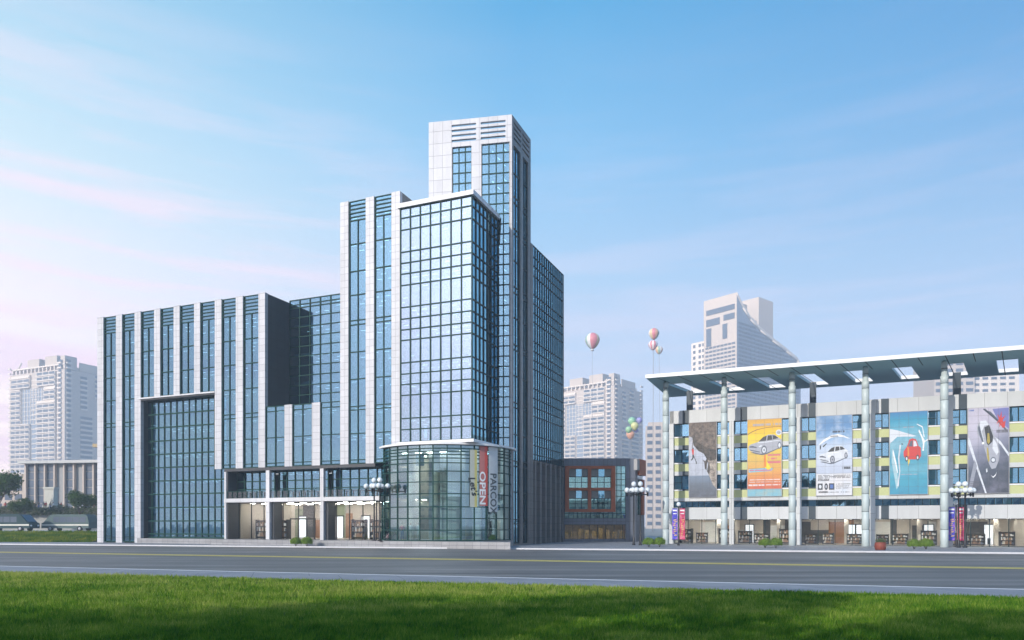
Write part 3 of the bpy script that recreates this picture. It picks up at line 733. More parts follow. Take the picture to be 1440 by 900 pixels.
# ------------------------------------------------------------------ the shopping mall with its canopy
M0 = (2.0, 93.5, 0)
mall = empty('shopping_mall', (*W(M0[0], M0[1]), 0), YAW, 'long cream shopping mall with round pillars and a flat slotted canopy', 'shopping mall')
def mm(): return MB(M0)
MF = Wall((0, 93.5), (1, 0))
M['cream'] = panels('cream_panels', (.58, .60, .60), 2.1, 5.0, (.26, .26, .26), .018, .05)
M['cream_small'] = panels('cream_pier_panels', (.60, .62, .62), 4.0, 1.9, (.28, .28, .28), .02, .05)
M['lime'] = plain('pale_lime_panel', (.50, .53, .26), .6, var=.08, scale=2)
M['pier'] = plain('dark_teal_pier', (.03, .05, .066), .5, var=.2)
M['pillar'] = NT('pillar_paint').m
def pillar_mat():
    m = NT('pale_green_steel'); sep = m.new('SeparateXYZ'); m.ln(m.co(), sep.inputs[0])
    cb = m.new('CombineXYZ'); m.ln(sep.outputs[2], cb.inputs[1])
    nz = m.noise(m.co(), .8, 5)
    m.ln(m.mixc(nz, (.44, .52, .52), (.54, .61, .60)), m.b.inputs['Base Color']); m.b.inputs['Roughness'].default_value = .45
    return m.m
M['pillar'] = pillar_mat()
M['canopy'] = plain('teal_grey_soffit', (.27, .47, .51), .5, var=.1, scale=.4)
M['joint'] = plain('dark_joint', (.02, .03, .035), .7)
piers = [-17.0, -9.73, -2.05, 5.75, 13.42, 21.05, 28.7]
posters = [(-14.81, -11.52), (-7.85, -4.0), (-.17, 3.62), (7.5, 11.25), (15.13, 18.88), (22.8, 26.5)]
wall_mb = mm()
for i, c in enumerate(piers):
    p = mm(); MF.box(p, c - .27, c + .27, -.3, .28, .12, 15.18); p.build('pilaster', M['cream_small'], mall)
M['blind'] = plain('window_blind', (.55, .62, .66), .7)
M['room'] = plain('room_wall', (.20, .46, .66), .8)
WIN = [(13.54, 15.16), (10.27, 11.92), (6.92, 8.67)]
def win(a, b_, z0, z1, split=2):
    f = mm(); g_ = mm(); xs = lin(a, b_, split)
    for x in xs: MF.box(f, max(a, x - .05), min(b_, x + .05), -.33, -.2, z0, z1)
    for z in (z0 + .04, z1 - .04): MF.box(f, a, b_, -.328, -.21, z - .04, z + .04)
    if split > 1 and random.random() < .4: MF.box(f, xs[0], xs[1], -.325, -.215, (z0 + z1) / 2 - .03, (z0 + z1) / 2 + .03)
    for i in range(len(xs) - 1): MF.quad(g_, xs[i], xs[i + 1], -.28, z0, z1, 0, .006)
    if random.random() < .5:
        i = random.randrange(split); MF.box(f, xs[i] + .08, xs[i] + (xs[i + 1] - xs[i]) * random.uniform(.3, .8), -.75, -.72, z0, z1, 1)
    o = f.build('window', [M['mull_dark'], M['blind']], mall); g_.build('glass', M['glass_mall'], o)
for k in range(6):
    pl_, pr_ = piers[k] + .27, piers[k + 1] - .27; a, b_ = posters[k]; d0, d1 = a - .86, a - .06
    # cornice and lower panels, cut by the dark pier
    for z0, z1 in ((15.2, 16.8), (3.17, 4.66)):
        MF.box(wall_mb, pl_ - (.54 if z0 > 10 else 0), d0, -.4, 0, z0, z1); MF.box(wall_mb, d1, pr_, -.4, 0, z0, z1)
    MF.box(wall_mb, pl_, pr_, -.4, .03, 5.45, 5.84)
    MF.box(wall_mb, a - .04, b_ + .04, -.4, -.05, 5.85, 15.18)
    for x1_, dd, z0, z1 in [(d1, -.06, 15.2, 16.82), (d1, -.06, 3.17, 4.66), (a - .04, -.02, 11.95, 12.44), (a - .04, -.02, 8.7, 9.2), (a - .04, -.06, 13.38, 13.52), (a - .04, -.06, 10.11, 10.25), (a - .04, -.06, 6.74, 6.9)]:
        p = mm(); MF.box(p, d0, x1_, -.45 if z1 - z0 > .3 else -.19, dd, z0, z1); p.build('dark_pier', M['pier'], mall)
    for z0, z1 in WIN:
        win(pl_, a - .04, z0, z1); win(b_ + .04, pr_, z0, z1)
        s1 = mm(); MF.box(s1, pl_, d0, -.3, .06, z0 - .16, z0 - .01); s1.build('sill', M['white'], mall)
        s1 = mm(); MF.box(s1, b_ + .04, pr_, -.3, .06, z0 - .16, z0 - .01); s1.build('sill', M['white'], mall)
        zb = z0 - .17
        s2 = mm(); MF.box(s2, pl_, a - .04, -.4, -.02, zb - .92, zb); s2.build('spandrel', M['lime'], mall)
        s2 = mm(); MF.box(s2, b_ + .04, pr_, -.4, -.02, zb - .92, zb); s2.build('spandrel', M['lime'], mall)
        if z0 > 8:
            MF.box(wall_mb, pl_, d0, -.4, .0, zb - 1.43, zb - .925); MF.box(wall_mb, b_ + .04, pr_, -.4, .0, zb - 1.43, zb - .925)
    curtain('strip_window', MF, lin(pl_, pr_, 9), [4.68, 5.40], dep=-.15, mw=.03, mat='mull_dark', gmat='glass_mall', parent=mall, new=mm)
    p = mm(); MF.box(p, pl_, pr_, -.1, .10, 5.36, 5.44); p.build('shade_rail', M['pier'], mall)
    curtain('shopfront', MF, lin(pl_, pr_, 4), [.14, 3.14], dep=-.5, mw=.03, mat='mull_dark', gmat='glass_shop', parent=mall, new=mm)
MF.box(wall_mb, -17.27, -16.73, -.4, 0, 15.2, 16.8)
MF.box(wall_mb, -17.27, -17.0, -20, -.4, .12, 16.8); MF.box(wall_mb, -17.27, 29, -20.4, -20.0, .12, 16.8); MF.box(wall_mb, 28.7, 29, -20, -.4, .12, 16.8)
wall_mb.build('wall', M['cream'], mall)
r = mm(); r.box(-17, 28.7, 93.9, 113.4, 16.3, 16.4); r.build('roof', M['roof'], mall)
inn = mm()
inn.box(-16.9, 28.6, 94.1, 103, .13, .16, 0); inn.box(-16.9, 28.6, 102.8, 103, .16, 3.3, 1); inn.box(-16.9, 28.6, 94.1, 103, 3.2, 3.3, 2)
inn.box(-16.9, 28.6, 96.3, 96.5, 3.3, 16.2, 3)
for z in (5.6, 9.0, 12.2, 15.3): inn.box(-16.9, 28.6, 93.95, 96.3, z, z + .2, 2)
for i in range(1, 6): inn.box(piers[i] - .1, piers[i] + .1, 94.0, 102.8, .16, 3.2, 1)
for i in range(6): inn.box(piers[i] + 5.0, piers[i] + 5.5, 98, 98.5, .16, 3.2, 1)
M['panel_white'] = plain('white_shop_panel', (.74, .74, .72), .6); M['panel_dark'] = plain('dark_shop_panel', (.07, .065, .06), .6); M['panel_warm'] = plain('orange_brown_panel', (.36, .17, .07), .6); M['panel_green'] = plain('sage_shop_panel', (.32, .36, .25), .6)
rp = random.Random(19)
def back_panels(mb, x0, x1, y, z0, z1, base):
    x = x0
    while x < x1 - .5:
        w_ = min(rp.uniform(.7, 2.6), x1 - x); k = rp.choice((0, 0, 1, 1, 2, 3, -1))
        if k >= 0: mb.box(x, x + w_, y - .04 - .03 * rp.random(), y, z0, z0 + (z1 - z0) * rp.choice((1, .75, .55, .9)), base + k)
        x += w_
back_panels(inn, -16.8, 28.5, 102.795, .17, 3.18, 4)
PAN = [M['panel_white'], M['panel_dark'], M['panel_warm'], M['panel_green']]
inn.build('interior', [M['shop_floor'], M['shop_wall'], M['shop_ceiling'], M['room']] + PAN, mall)
op = ob(); back_panels(op, -67.1, -45.4, 81.795, .78, 5.1, 0); op.build('display_wall', PAN, office)
ll = mm()
for i in range(24):
    for k in range(3):
        x = -16.2 + 1.9 * i; ll.box(x, x + random.choice((.35, .6, 1.2)), 95.2 + 2.4 * k, 95.55 + 2.4 * k, 3.15, 3.19)
ll.build('ceiling_lights', M['lamp_warm'], mall)['kind'] = 'stuff'
for x in (-12.3, -8.9, 3.4, 4.4, 12.0, 18.3, 25):
    d = mm(); d.box(x, x + 1.0, 102.7, 102.78, .17, 2.5, 0); d.box(x - .09, x, 102.66, 102.79, .165, 2.6, 1); d.box(x + 1.0, x + 1.09, 102.66, 102.79, .165, 2.6, 1); d.box(x - .09, x + 1.09, 102.66, 102.79, 2.501, 2.6, 1)
    d.box(x + .3, x + .6, 102.5, 102.6, .17, .9, 1)
    d.build('lit_doorway', [M['door_glow'], M['black']], mall)
# round pillars
PILL = [-16.97, -10.15, -2.69, 4.81, 12.33, 19.85, 27.4]
for x in PILL:
    pb = mm(); z = .12; pt_ = 89.4
    hs = [.12, 2.0, 3.95, 5.9, 7.85, 9.8, 11.75, 13.7, 15.65, 17.4]
    for i in range(len(hs) - 1):
        pb.lathe([(.36, hs[i]), (.385, hs[i] + .02), (.385, hs[i + 1] - .05), (.36, hs[i + 1] - .03)], (x, pt_, 0), 24, 0)
        pb.lathe([(.37, hs[i + 1] - .03), (.37, hs[i + 1])], (x, pt_, 0), 24, 1, False)
    pb.lathe([(.385, 17.4), (.385, 18.2), (.30, 18.25), (.30, 18.95)], (x, pt_, 0), 24, 0); pb.lathe([(.31, 18.95), (.31, 19.0)], (x, pt_, 0), 24, 1, False)
    pb.lathe([(.30, 19.0), (.30, 19.6), (.22, 19.78)], (x, pt_, 0), 24, 0)
    pb.build('pillar', [M['pillar'], M['joint']], mall)
for x in (-15.3, -.55, 14.6):
    p = mm(); p.box(x - .37, x + .37, 96.6, 97.2, 16.35, 19.8); p.build('roof_post', M['pier'], mall)
# canopy with skewed openings
cn = mm(); t0, t1, ta, tb_ = 86.4, 100.6, 91.1, 98.55; z0, z1 = 19.8, 20.15; sk = .22
hc = [-15.35 + 4.92 * i for i in range(9)]
def sh_(s, t): return s + sk * (t - 94.8)
cells = []; SL, SR = -18.75, 29.8
cn.box(SL, SR, t0, ta, z0, z1); cn.box(SL, SR, tb_, t1, z0, z1)
xs_ = [SL] + [e for c in hc for e in (c - .98, c + .98)] + [SR]
for i in range(0, len(xs_), 2):
    a, b_ = xs_[i], xs_[i + 1]
    A0, A1 = (a, a) if i == 0 else (sh_(a, ta), sh_(a, tb_)); B0, B1 = (b_, b_) if i == len(xs_) - 2 else (sh_(b_, ta), sh_(b_, tb_))
    cn.prism([(A0, ta + .001), (B0, ta + .001), (B1, tb_ - .001), (A1, tb_ - .001)], z0 + .001, z1 - .001)
canopy = cn.build('canopy', M['canopy'], mall)
e = mm(); e.box(SL - .03, SR, t0 - .06, t0 - .003, z0 - .02, z1 + .05); 
for c in hc:
    for tt in (ta, tb_): 
        xx = sh_(c, tt); e.box(xx - .97, xx + .97, tt - (.02 if tt == ta else .06), tt + (.06 if tt == ta else .02), z0 - .03, z1 + .02)  # white strips paint the lit thickness along the ends of each opening
e.build('trim_and_lit_edge', M['white'], canopy)
e = mm()
for i in range(20):
    x = -18.2 + 2.46 * i
    A, B2, C2, D = (sh_(x, t0 + .1), t0 + .1), (sh_(x, t0 + .1) + .09, t0 + .1), (sh_(x, ta - .1) + .09, ta - .1), (sh_(x, ta - .1), ta - .1)
    if i % 2 == 1: C2, D = (sh_(x, t1 - .1) + .09, t1 - .1), (sh_(x, t1 - .1), t1 - .1)
    if min(A[0], D[0]) > SL: e.prism([A, B2, C2, D], z0 - .012, z0 + .002)
e.build('soffit_joint', M['joint'], canopy)['kind'] = 'stuff'

# ------------------------------------------------------------------ billboards on the mall
def grad_mat(name, stops, axis=2, lo=0, hi=9.2, noise=0.0, nscale=3, nc=(0, 0, 0), tilt=0.0):
    m = NT(name); sep = m.new('SeparateXYZ'); m.ln(m.co(), sep.inputs[0])
    v = sep.outputs[axis]
    if tilt:
        a = m.new('Math', operation='MULTIPLY_ADD'); m.ln(sep.outputs[0], a.inputs[0]); a.inputs[1].default_value = tilt; m.ln(v, a.inputs[2]); v = a.outputs[0]
    f = m.rng(v, lo, hi); cr = m.new('ValToRGB'); m.ln(f, cr.inputs[0]); E = cr.color_ramp.elements
    E[0].position = stops[0][0]; E[0].color = (*stops[0][1], 1); E[1].position = stops[-1][0]; E[1].color = (*stops[-1][1], 1)
    for p, c in stops[1:-1]: q = E.new(p); q.color = (*c, 1)
    c = cr.outputs[0]
    if noise: c = m.mixc(m.rng(m.noise(m.co(), nscale, 7, .65), .45, .7, 0, noise), c, nc)
    m.ln(c, m.b.inputs['Base Color']); m.b.inputs['Roughness'].default_value = .5
    return m.m
def flat(name, c, r=.5): return plain(name, c, r, var=.05)
PZ0, PZ1 = 5.93, 15.17; PH = PZ1 - PZ0
def billboard(k, label, bg):
    a, b_ = posters[k]; x, y = W(a, 93.28)
    root = empty('billboard', (x, y, PZ0), YAW, label, 'billboard', 'advertising billboards on the mall')
    w_ = b_ - a
    p = MB(); p.box(0, w_, 0, .1, 0, PH); p.build('print', bg, root)
    f = MB()
    for x0, x1, z0, z1 in ((-.05, .0, -.05, PH + .05), (w_, w_ + .05, -.05, PH + .05), (0, w_, -.05, 0), (0, w_, PH, PH + .05)): f.box(x0, x1, -.02, .12, z0, z1)
    f.build('frame', M['concrete'], root)
    j = MB()
    for i in range(1, 4): j.box(w_ * i / 4 - .008, w_ * i / 4 + .008, -.0245, -.003, .02, PH - .02)
    for i in range(1, 11): j.box(.02, w_ - .02, -.0235, -.003, PH * i / 11 - .007, PH * i / 11 + .007)
    j.build('seam', flat('poster_seam', (.12, .13, .15)), root)['kind'] = 'stuff'
    return root, w_
def art(root, w_, name, pieces, label=None):
    """pieces: (colour material, [(fx, fz), ...]) in fractions of the print, each laid 1.2 mm over the last"""
    mb = MB(); mats = []
    for i, (m, poly) in enumerate(pieces):
        if m not in mats: mats.append(m)
        d = -.003 - .0009 * i
        mb.add([(x * w_, d, z * PH) for x, z in poly], [tuple(range(len(poly)))], mats.index(m))
    o = mb.build(name, mats, root)
    if label: o['label'] = label
    return o
def ell(cx, cz, rx, rz, n=16, rot=0):
    return [(cx + rx * math.cos(2 * math.pi * i / n) , cz + rz * math.sin(2 * math.pi * i / n) ) for i in range(n)]
def glyphs(x0, x1, z, h, seed, fill=.6):
    r = random.Random(seed); out = []; x = x0
    while x < x1:
        w1 = r.uniform(.012, .03)
        if r.random() < .88:
            out.append([(x, z), (x + w1 * .75, z), (x + w1 * .75, z + h), (x, z + h)])
        x += w1
    return out
def lettering(root, w_, rows, mat, off=.016):
    mb = MB()
    for (x0, x1, z, h, seed) in rows:
        for poly in glyphs(x0, x1, z, h, seed): mb.add([(x * w_, -off, zz * PH) for x, zz in poly], [(0, 1, 2, 3)])
    o = mb.build('lettering', mat, root); o['kind'] = 'stuff'; return o
def sedan(cx, cz, sw, sh, body, dark, glassm, light, wheel):
    """three-quarter view of a saloon, nose to the left; fractions about (cx, cz)"""
    def P(L): return [(cx + x * sw, cz + z * sh) for x, z in L]
    return [
        (dark, P([(-.46, -.30), (-.1, -.42), (.02, -.40), (.48, -.12), (.5, -.02), (0, -.2)])),
        (body, P([(-.5, -.02), (-.44, .06), (-.25, .14), (-.14, .19), (-.02, .38), (.10, .46), (.28, .45), (.42, .30), (.5, .20), (.51, .02), (.46, -.10), (.02, -.34), (-.14, -.36), (-.44, -.24), (-.5, -.14)])),
        (glassm, P([(-.20, .17), (-.06, .36), (.05, .42), (.03, .20)])),
        (glassm, P([(.06, .20), (.08, .42), (.20, .42), (.22, .24)])), (glassm, P([(.24, .24), (.22, .42), (.30, .41), (.40, .29)])),
        (light, P([(-.22, .14), (.04, .16), (.46, .22), (.46, .19), (.04, .12), (-.22, .11)])),
        (dark, P([(-.47, -.02), (-.38, .0), (-.26, -.06), (-.24, -.11), (-.36, -.09), (-.47, -.08)])), (light, P([(-.20, -.04), (-.12, .02), (-.08, -.02), (-.16, -.09)])),
        (dark, P([(-.46, -.16), (-.16, -.26), (-.16, -.31), (-.44, -.21)])),
        (dark, [(x, z) for x, z in ell(cx - .03 * sw, cz - .20 * sh, .085 * sw, .19 * sh)]), (wheel, ell(cx - .03 * sw, cz - .20 * sh, .055 * sw, .13 * sh)), (dark, ell(cx - .03 * sw, cz - .20 * sh, .02 * sw, .05 * sh)),
        (dark, ell(cx + .43 * sw, cz - .02 * sh, .055 * sw, .15 * sh)), (wheel, ell(cx + .43 * sw, cz - .02 * sh, .035 * sw, .10 * sh)),
    ]
ink = flat('poster_black', (.03, .035, .04)); inkw = flat('poster_white', (.78, .80, .82)); silver = flat('poster_silver', (.36, .38, .44)); dsil = flat('poster_slate', (.10, .12, .16)); lsil = flat('poster_pale_silver', (.62, .66, .72))
red = flat('poster_red', (.55, .05, .045)); tealp = flat('poster_teal', (.10, .34, .42)); pinkp = flat('poster_pink', (.62, .10, .22)); oran = flat('poster_orange', (.75, .24, .03)); bluep = flat('poster_blue', (.08, .16, .42))
# 1 climber under an overhanging cliff above the sea
r1, w1 = billboard(0, 'billboard of a climber hanging under a brown cliff over grey sea, leftmost on the mall', grad_mat('cliff_print_sky', [(0, (.07, .08, .10)), (.16, (.10, .13, .17)), (.28, (.16, .23, .32)), (.3, (.42, .46, .54)), (.55, (.46, .50, .60)), (1, (.5, .5, .56))], noise=.5, nscale=1.2, nc=(.16, .19, .25)))
def rock_mat(n, a, b_):
    m = NT(n); f = m.rng(m.noise(m.co(), 2.2, 9, .7), .38, .62); m.ln(m.mixc(f, a, b_), m.b.inputs['Base Color']); m.b.inputs['Roughness'].default_value = .6; return m.m
rockA = rock_mat('printed_rock', (.05, .045, .04), (.24, .19, .16)); rockB = rock_mat('printed_pale_rock', (.12, .10, .09), (.50, .44, .38)); rockC = rock_mat('printed_dark_rock', (.02, .02, .022), (.12, .10, .085))
art(r1, w1, 'cliff_picture', [
    (rockA, [(0, 1), (0, .82), (.12, .80), (.18, .72), (.34, .64), (.5, .60), (.62, .55), (.72, .48), (1, .42), (1, 1)]),
    (rockC, [(.12, .80), (.16, .70), (.34, .62), (.54, .58), (.66, .50), (1, .44), (1, .62), (.7, .66), (.45, .70), (.3, .74), (.2, .84)]),
    (rockB, [(.66, .50), (.74, .42), (.68, .33), (.78, .25), (.86, .17), (1, .11), (1, .50), (.8, .48)]),
    (rockC, [(.50, .50), (.56, .46), (.58, .38), (.64, .36), (.66, .44), (.70, .48), (.66, .52), (.60, .48)]),
    (rockC, [(.66, .34), (.74, .30), (.78, .40), (.72, .48)]),
    (red, [(.09, .645), (.15, .66), (.18, .63), (.17, .57), (.12, .575)]), (ink, [(.13, .66), (.17, .67), (.17, .645), (.13, .645)]),
    (ink, [(.12, .575), (.17, .57), (.22, .52), (.28, .475), (.29, .445), (.26, .445), (.24, .48), (.18, .535), (.13, .505), (.07, .49), (.07, .505), (.12, .53)]),
    (rockA, [(.10, .66), (.13, .76), (.145, .76), (.125, .65)])])
# 2 orange car advertisement
r2, w2 = billboard(1, 'orange and yellow billboard with a silver saloon car', grad_mat('orange_print', [(0, (.18, .42, .52)), (.094, (.18, .42, .52)), (.096, (.52, .09, .06)), (.16, (.60, .16, .07)), (.3, (.66, .30, .08)), (.45, (.62, .40, .10)), (.62, (.68, .50, .06)), (.78, (.80, .58, .02)), (.9, (.74, .42, .03)), (1, (.62, .34, .06))], noise=.25, nscale=.8, nc=(.75, .45, .05)))
art(r2, w2, 'poster_graphic', [(flat('poster_brown', (.28, .13, .03)), [(0, .80), (.1, .83), (.3, .865), (.55, .885), (.8, .892), (1, .89), (1, .898), (.8, .90), (.55, .893), (.3, .874), (.1, .842), (0, .812)]),
    (lsil, ell(.92, .82, .085, .036)), (silver, ell(.92, .82, .055, .024)), (flat('poster_sky', (.22, .48, .60)), [(.03, .31), (.7, .325), (.76, .35), (.7, .368), (.03, .355)]),
    (flat('poster_bright_yellow', (.85, .62, .03)), [(.48, .51), (.56, .53), (.58, .44), (.70, .36), (.60, .34), (.50, .38)]), (oran, [(.48, .52), (.54, .55), (.56, .46), (.56, .38), (.48, .38)])])
art(r2, w2, 'car_picture', sedan(.52, .66, .98, .30, silver, dsil, ink, lsil, lsil))
lettering(r2, w2, [(.16, .98, .915, .028, 3)], silver); lettering(r2, w2, [(.60, .95, .52, .022, 4), (.62, .86, .475, .022, 5), (.60, .98, .425, .026, 6), (.06, .7, .33, .016, 7)], pinkp); lettering(r2, w2, [(.05, .95, .21, .01, 8), (.05, .95, .18, .008, 9), (.03, .5, .135, .02, 10), (.55, .95, .14, .012, 11)], inkw)
# 3 pale blue advertisement with a white car
r3, w3 = billboard(2, 'blue and white billboard with a silver hatchback above small print', grad_mat('cloud_print', [(0, (.66, .66, .68)), (.27, (.66, .66, .68)), (.275, (.44, .50, .62)), (.42, (.50, .56, .68)), (.62, (.46, .56, .70)), (.74, (.20, .36, .58)), (.88, (.10, .24, .46)), (1, (.12, .26, .46))], noise=.8, nscale=.55, nc=(.55, .62, .72)))
art(r3, w3, 'car_picture', [(inkw, [(.03, .62), (.2, .70), (.42, .755), (.62, .765), (.8, .74), (.95, .70), (.8, .72), (.62, .735), (.42, .72), (.2, .67)]), (ink, [(.10, .62), (.14, .64), (.13, .585), (.10, .575)]), (ink, [(.18, .62), (.30, .66), (.28, .64), (.2, .605)])] + sedan(.48, .50, .82, .26, lsil, dsil, ink, inkw, silver) +
    [(ink, [(.04, .07), (.18, .07), (.18, .15), (.04, .15)]), (lsil, ell(.11, .11, .04, .024)), (ink, ell(.28, .11, .05, .042)), (silver, ell(.28, .11, .025, .02)), (ink, [(.36, .07), (.51, .07), (.51, .15), (.36, .15)]), (bluep, [(.39, .085), (.48, .085), (.48, .135), (.39, .135)])])
lettering(r3, w3, [(.46, .78, .785, .022, 12), (.4, .6, .735, .012, 13), (.74, .95, .325, .03, 14), (.05, .95, .245, .008, 15), (.05, .95, .23, .008, 16), (.05, .95, .215, .008, 17), (.05, .36, .20, .008, 18), (.05, .34, .185, .012, 19), (.56, .95, .135, .008, 20), (.56, .92, .11, .008, 21), (.56, .9, .085, .008, 22), (.04, .32, .03, .022, 23), (.34, .92, .035, .008, 24)], ink)
# 4 teal advertisement with a red car
r4, w4 = billboard(3, 'teal billboard with a red car between white sea shapes', grad_mat('teal_print', [(0, (.05, .28, .42)), (.2, (.06, .34, .46)), (.3, (.14, .40, .50)), (.42, (.06, .30, .42)), (.6, (.22, .44, .54)), (.76, (.16, .42, .54)), (.9, (.03, .30, .46)), (1, (.05, .20, .42))], noise=.5, nscale=1.3, nc=(.05, .22, .36)))
art(r4, w4, 'car_picture', [(lsil, [(0, .80), (.2, .78), (.45, .74), (.72, .70), (.6, .695), (.4, .70), (.2, .70), (.1, .66), (0, .62)]), (flat('poster_pale_teal', (.36, .54, .60)), [(.06, .55), (.12, .42), (.20, .26), (.24, .10), (.18, .06), (.12, .22), (.05, .40)]), (lsil, [(.20, .10), (.24, .10), (.28, .28), (.26, .44), (.30, .60), (.26, .60), (.22, .44), (.25, .28)]), (inkw, [(.08, .56), (.12, .50), (.18, .38), (.22, .26), (.2, .26), (.14, .38), (.08, .50)]),
    (flat('poster_bright_yellow', (.85, .62, .03)), [(.47, .54), (.52, .56), (.53, .40), (.49, .34)]), (inkw, [(.86, .52), (.88, .60), (.84, .68), (.76, .76), (.78, .78), (.87, .69), (.93, .64), (1, .66), (1, .645), (.92, .62), (.90, .52)]), (inkw, [(.90, .68), (.86, .80), (.72, .84), (.72, .85), (.87, .815), (.92, .69)]),
    (red, [(.37, .52), (.46, .58), (.52, .66), (.60, .675), (.70, .66), (.76, .58), (.82, .56), (.83, .46), (.78, .42), (.52, .42), (.40, .44), (.37, .47)]), (dsil, [(.50, .58), (.55, .645), (.61, .65), (.61, .575)]), (lsil, [(.63, .575), (.63, .65), (.69, .64), (.73, .58)]), (oran, [(.47, .58), (.51, .56), (.52, .47), (.48, .44)]),
    (ink, ell(.45, .43, .04, .035)), (lsil, ell(.45, .43, .022, .02)), (ink, ell(.74, .44, .04, .035)), (lsil, ell(.74, .44, .022, .02)), (ink, [(.30, .615), (.33, .62), (.36, .605), (.33, .60)])])
lettering(r4, w4, [(.36, .66, .805, .012, 30), (.3, .72, .235, .01, 31)], silver)
# 5 grey advertisement with a big silver car seen from above
r5, w5 = billboard(4, 'grey and violet billboard with a large silver car seen from above, rightmost on the mall', grad_mat('speed_print', [(0, (.05, .06, .08)), (.35, (.08, .10, .14)), (.5, (.20, .22, .30)), (.62, (.42, .42, .52)), (.8, (.52, .50, .60)), (1, (.46, .44, .54))], lo=-1.5, hi=9.4, tilt=-.55, noise=.4, nscale=.7, nc=(.30, .30, .40)))
violet = flat('poster_violet', (.16, .18, .42))
art(r5, w5, 'car_picture', [(lsil, [(0, .66), (.04, .64), (.24, .32), (.46, 0), (.42, 0), (.2, .30), (0, .58)]), (flat('poster_mid_grey', (.28, .30, .36)), [(0, .02), (.08, .02), (.22, .32), (.16, .40), (.06, .18)]), (lsil, [(.56, .66), (.8, .56), (1, .42), (1, .46), (.8, .60), (.6, .68)]), (violet, [(.60, .98), (1, .99), (1, .74), (.9, .78), (.72, .86)]), (dsil, [(.36, .985), (.42, .99), (.55, .92), (.74, .82), (.96, .70), (.96, .73), (.75, .85), (.56, .95)]),
    (silver, [(.22, .78), (.30, .845), (.44, .85), (.52, .80), (.60, .74), (.66, .66), (.74, .58), (.78, .48), (.76, .38), (.68, .29), (.58, .28), (.50, .36), (.42, .50), (.32, .64), (.22, .70)]),
    (lsil, [(.30, .845), (.44, .85), (.52, .80), (.40, .79), (.34, .72), (.40, .60), (.36, .60), (.27, .72)]), (dsil, [(.24, .77), (.28, .80), (.32, .72), (.40, .58), (.38, .555), (.28, .68)]),
    (ink, [(.40, .77), (.52, .795), (.62, .66), (.60, .60), (.50, .555), (.46, .58)]), (flat('poster_gold', (.42, .34, .06)), [(.48, .70), (.52, .70), (.54, .60), (.50, .57), (.47, .60)]), (lsil, [(.62, .64), (.70, .58), (.76, .48), (.70, .44), (.60, .52)]), (flat('poster_gold', (.42, .34, .06)), [(.46, .54), (.50, .52), (.53, .38), (.50, .36), (.47, .42)]),
    (dsil, ell(.62, .385, .065, .035)), (lsil, ell(.62, .385, .045, .022)), (inkw, [(.56, .21), (.62, .19), (.68, .22), (.71, .25), (.68, .205), (.62, .175)]), (inkw, ell(.37, .585, .03, .016)), (lsil, [(.44, .28), (.47, .29), (.48, .25), (.45, .24)]),
    (red, [(.72, .92), (.78, .88), (.82, .95), (.83, .87), (.92, .90), (.85, .845), (.90, .79), (.82, .815), (.77, .76), (.775, .83), (.70, .80), (.75, .86)]), (red, [(.80, .80), (.92, .84), (.90, .76), (.84, .755)])])
lettering(r5, w5, [(.70, .98, .70, .035, 40), (.05, .26, .13, .010, 42), (.05, .28, .11, .010, 43), (.05, .26, .09, .010, 44), (.05, .24, .07, .010, 45)], flat('poster_ink_grey', (.12, .12, .14))); lettering(r5, w5, [(.02, .14, .965, .018, 41)], bluep)

# ------------------------------------------------------------------ street furniture
M['globe'] = NT('opal_globe').m
def globe_mat():
    m = NT('opal_glass_globe'); m.b.inputs['Base Color'].default_value = (.72, .78, .82, 1); m.b.inputs['Roughness'].default_value = .12
    m.b.inputs['Coat Weight'].default_value = .4; return m.m
M['globe'] = globe_mat()
def make_lamp():
    root = empty('street_lamp', (0, 0, 0))
    p = MB(); p.lathe([(.20, 0), (.20, .12), (.13, .18), (.13, .75), (.10, .85), (.085, .9), (.075, 5.55), (.10, 5.6), (.10, 5.75), (.06, 5.8), (.05, 6.25), (.09, 6.3), (.09, 6.36)], (0, 0, 0), 14); p.build('pole', M['black'], root)
    for a in range(2):
        p = MB(); d = (math.cos(R(8 + 90 * a)), math.sin(R(8 + 90 * a)))
        p.tube((-.88 * d[0], -.88 * d[1], 5.48), (.88 * d[0], .88 * d[1], 5.48), .06)
        for s in (-1, 1): p.lathe([(.05, 5.28), (.085, 5.3), (.085, 5.62), (.11, 5.64), (.11, 5.7)], (s * .85 * d[0], s * .85 * d[1], 0), 10)
        p.build('crossarm', M['black'], root)
        for s in (-1, 1):
            g_ = MB(); g_.ball((s * .85 * d[0], s * .85 * d[1], 5.96), .29); g_.build('globe', M['globe'], root)
    g_ = MB(); g_.ball((0, 0, 6.62), .29); g_.build('globe', M['globe'], root)
    return root
proto = make_lamp()
lamps = [(526.2, 80.6, .75, 'left one of the two black five-globe lamps before the round glass lobby'), (534.2, 79.9, .75, 'right one of the two black five-globe lamps before the round glass lobby'),
         (891.3, 86.5, .12, 'left one of the two black five-globe lamps before the slate shop building'), (900.6, 86.0, .12, 'right one of the two black five-globe lamps before the slate shop building'),
         (1348.0, 77.0, .12, 'left one of the two black five-globe lamps before the grey car billboard'), (1357.2, 76.6, .12, 'right one of the two black five-globe lamps before the grey car billboard')]
for i, (u, Y, z, lab) in enumerate(lamps):
    o = proto if i == 0 else copy_tree(proto)
    o.location = ((u - 720) / 1037 * Y, Y, z); o.rotation_euler = (0, 0, R(-6 if i % 2 else 4)); o.scale = (1, 1, 1.0 if i < 2 else 1.08 if i < 4 else 1.0)
    tag(o, lab, 'street lamp', 'black globe lamps along the pavement')
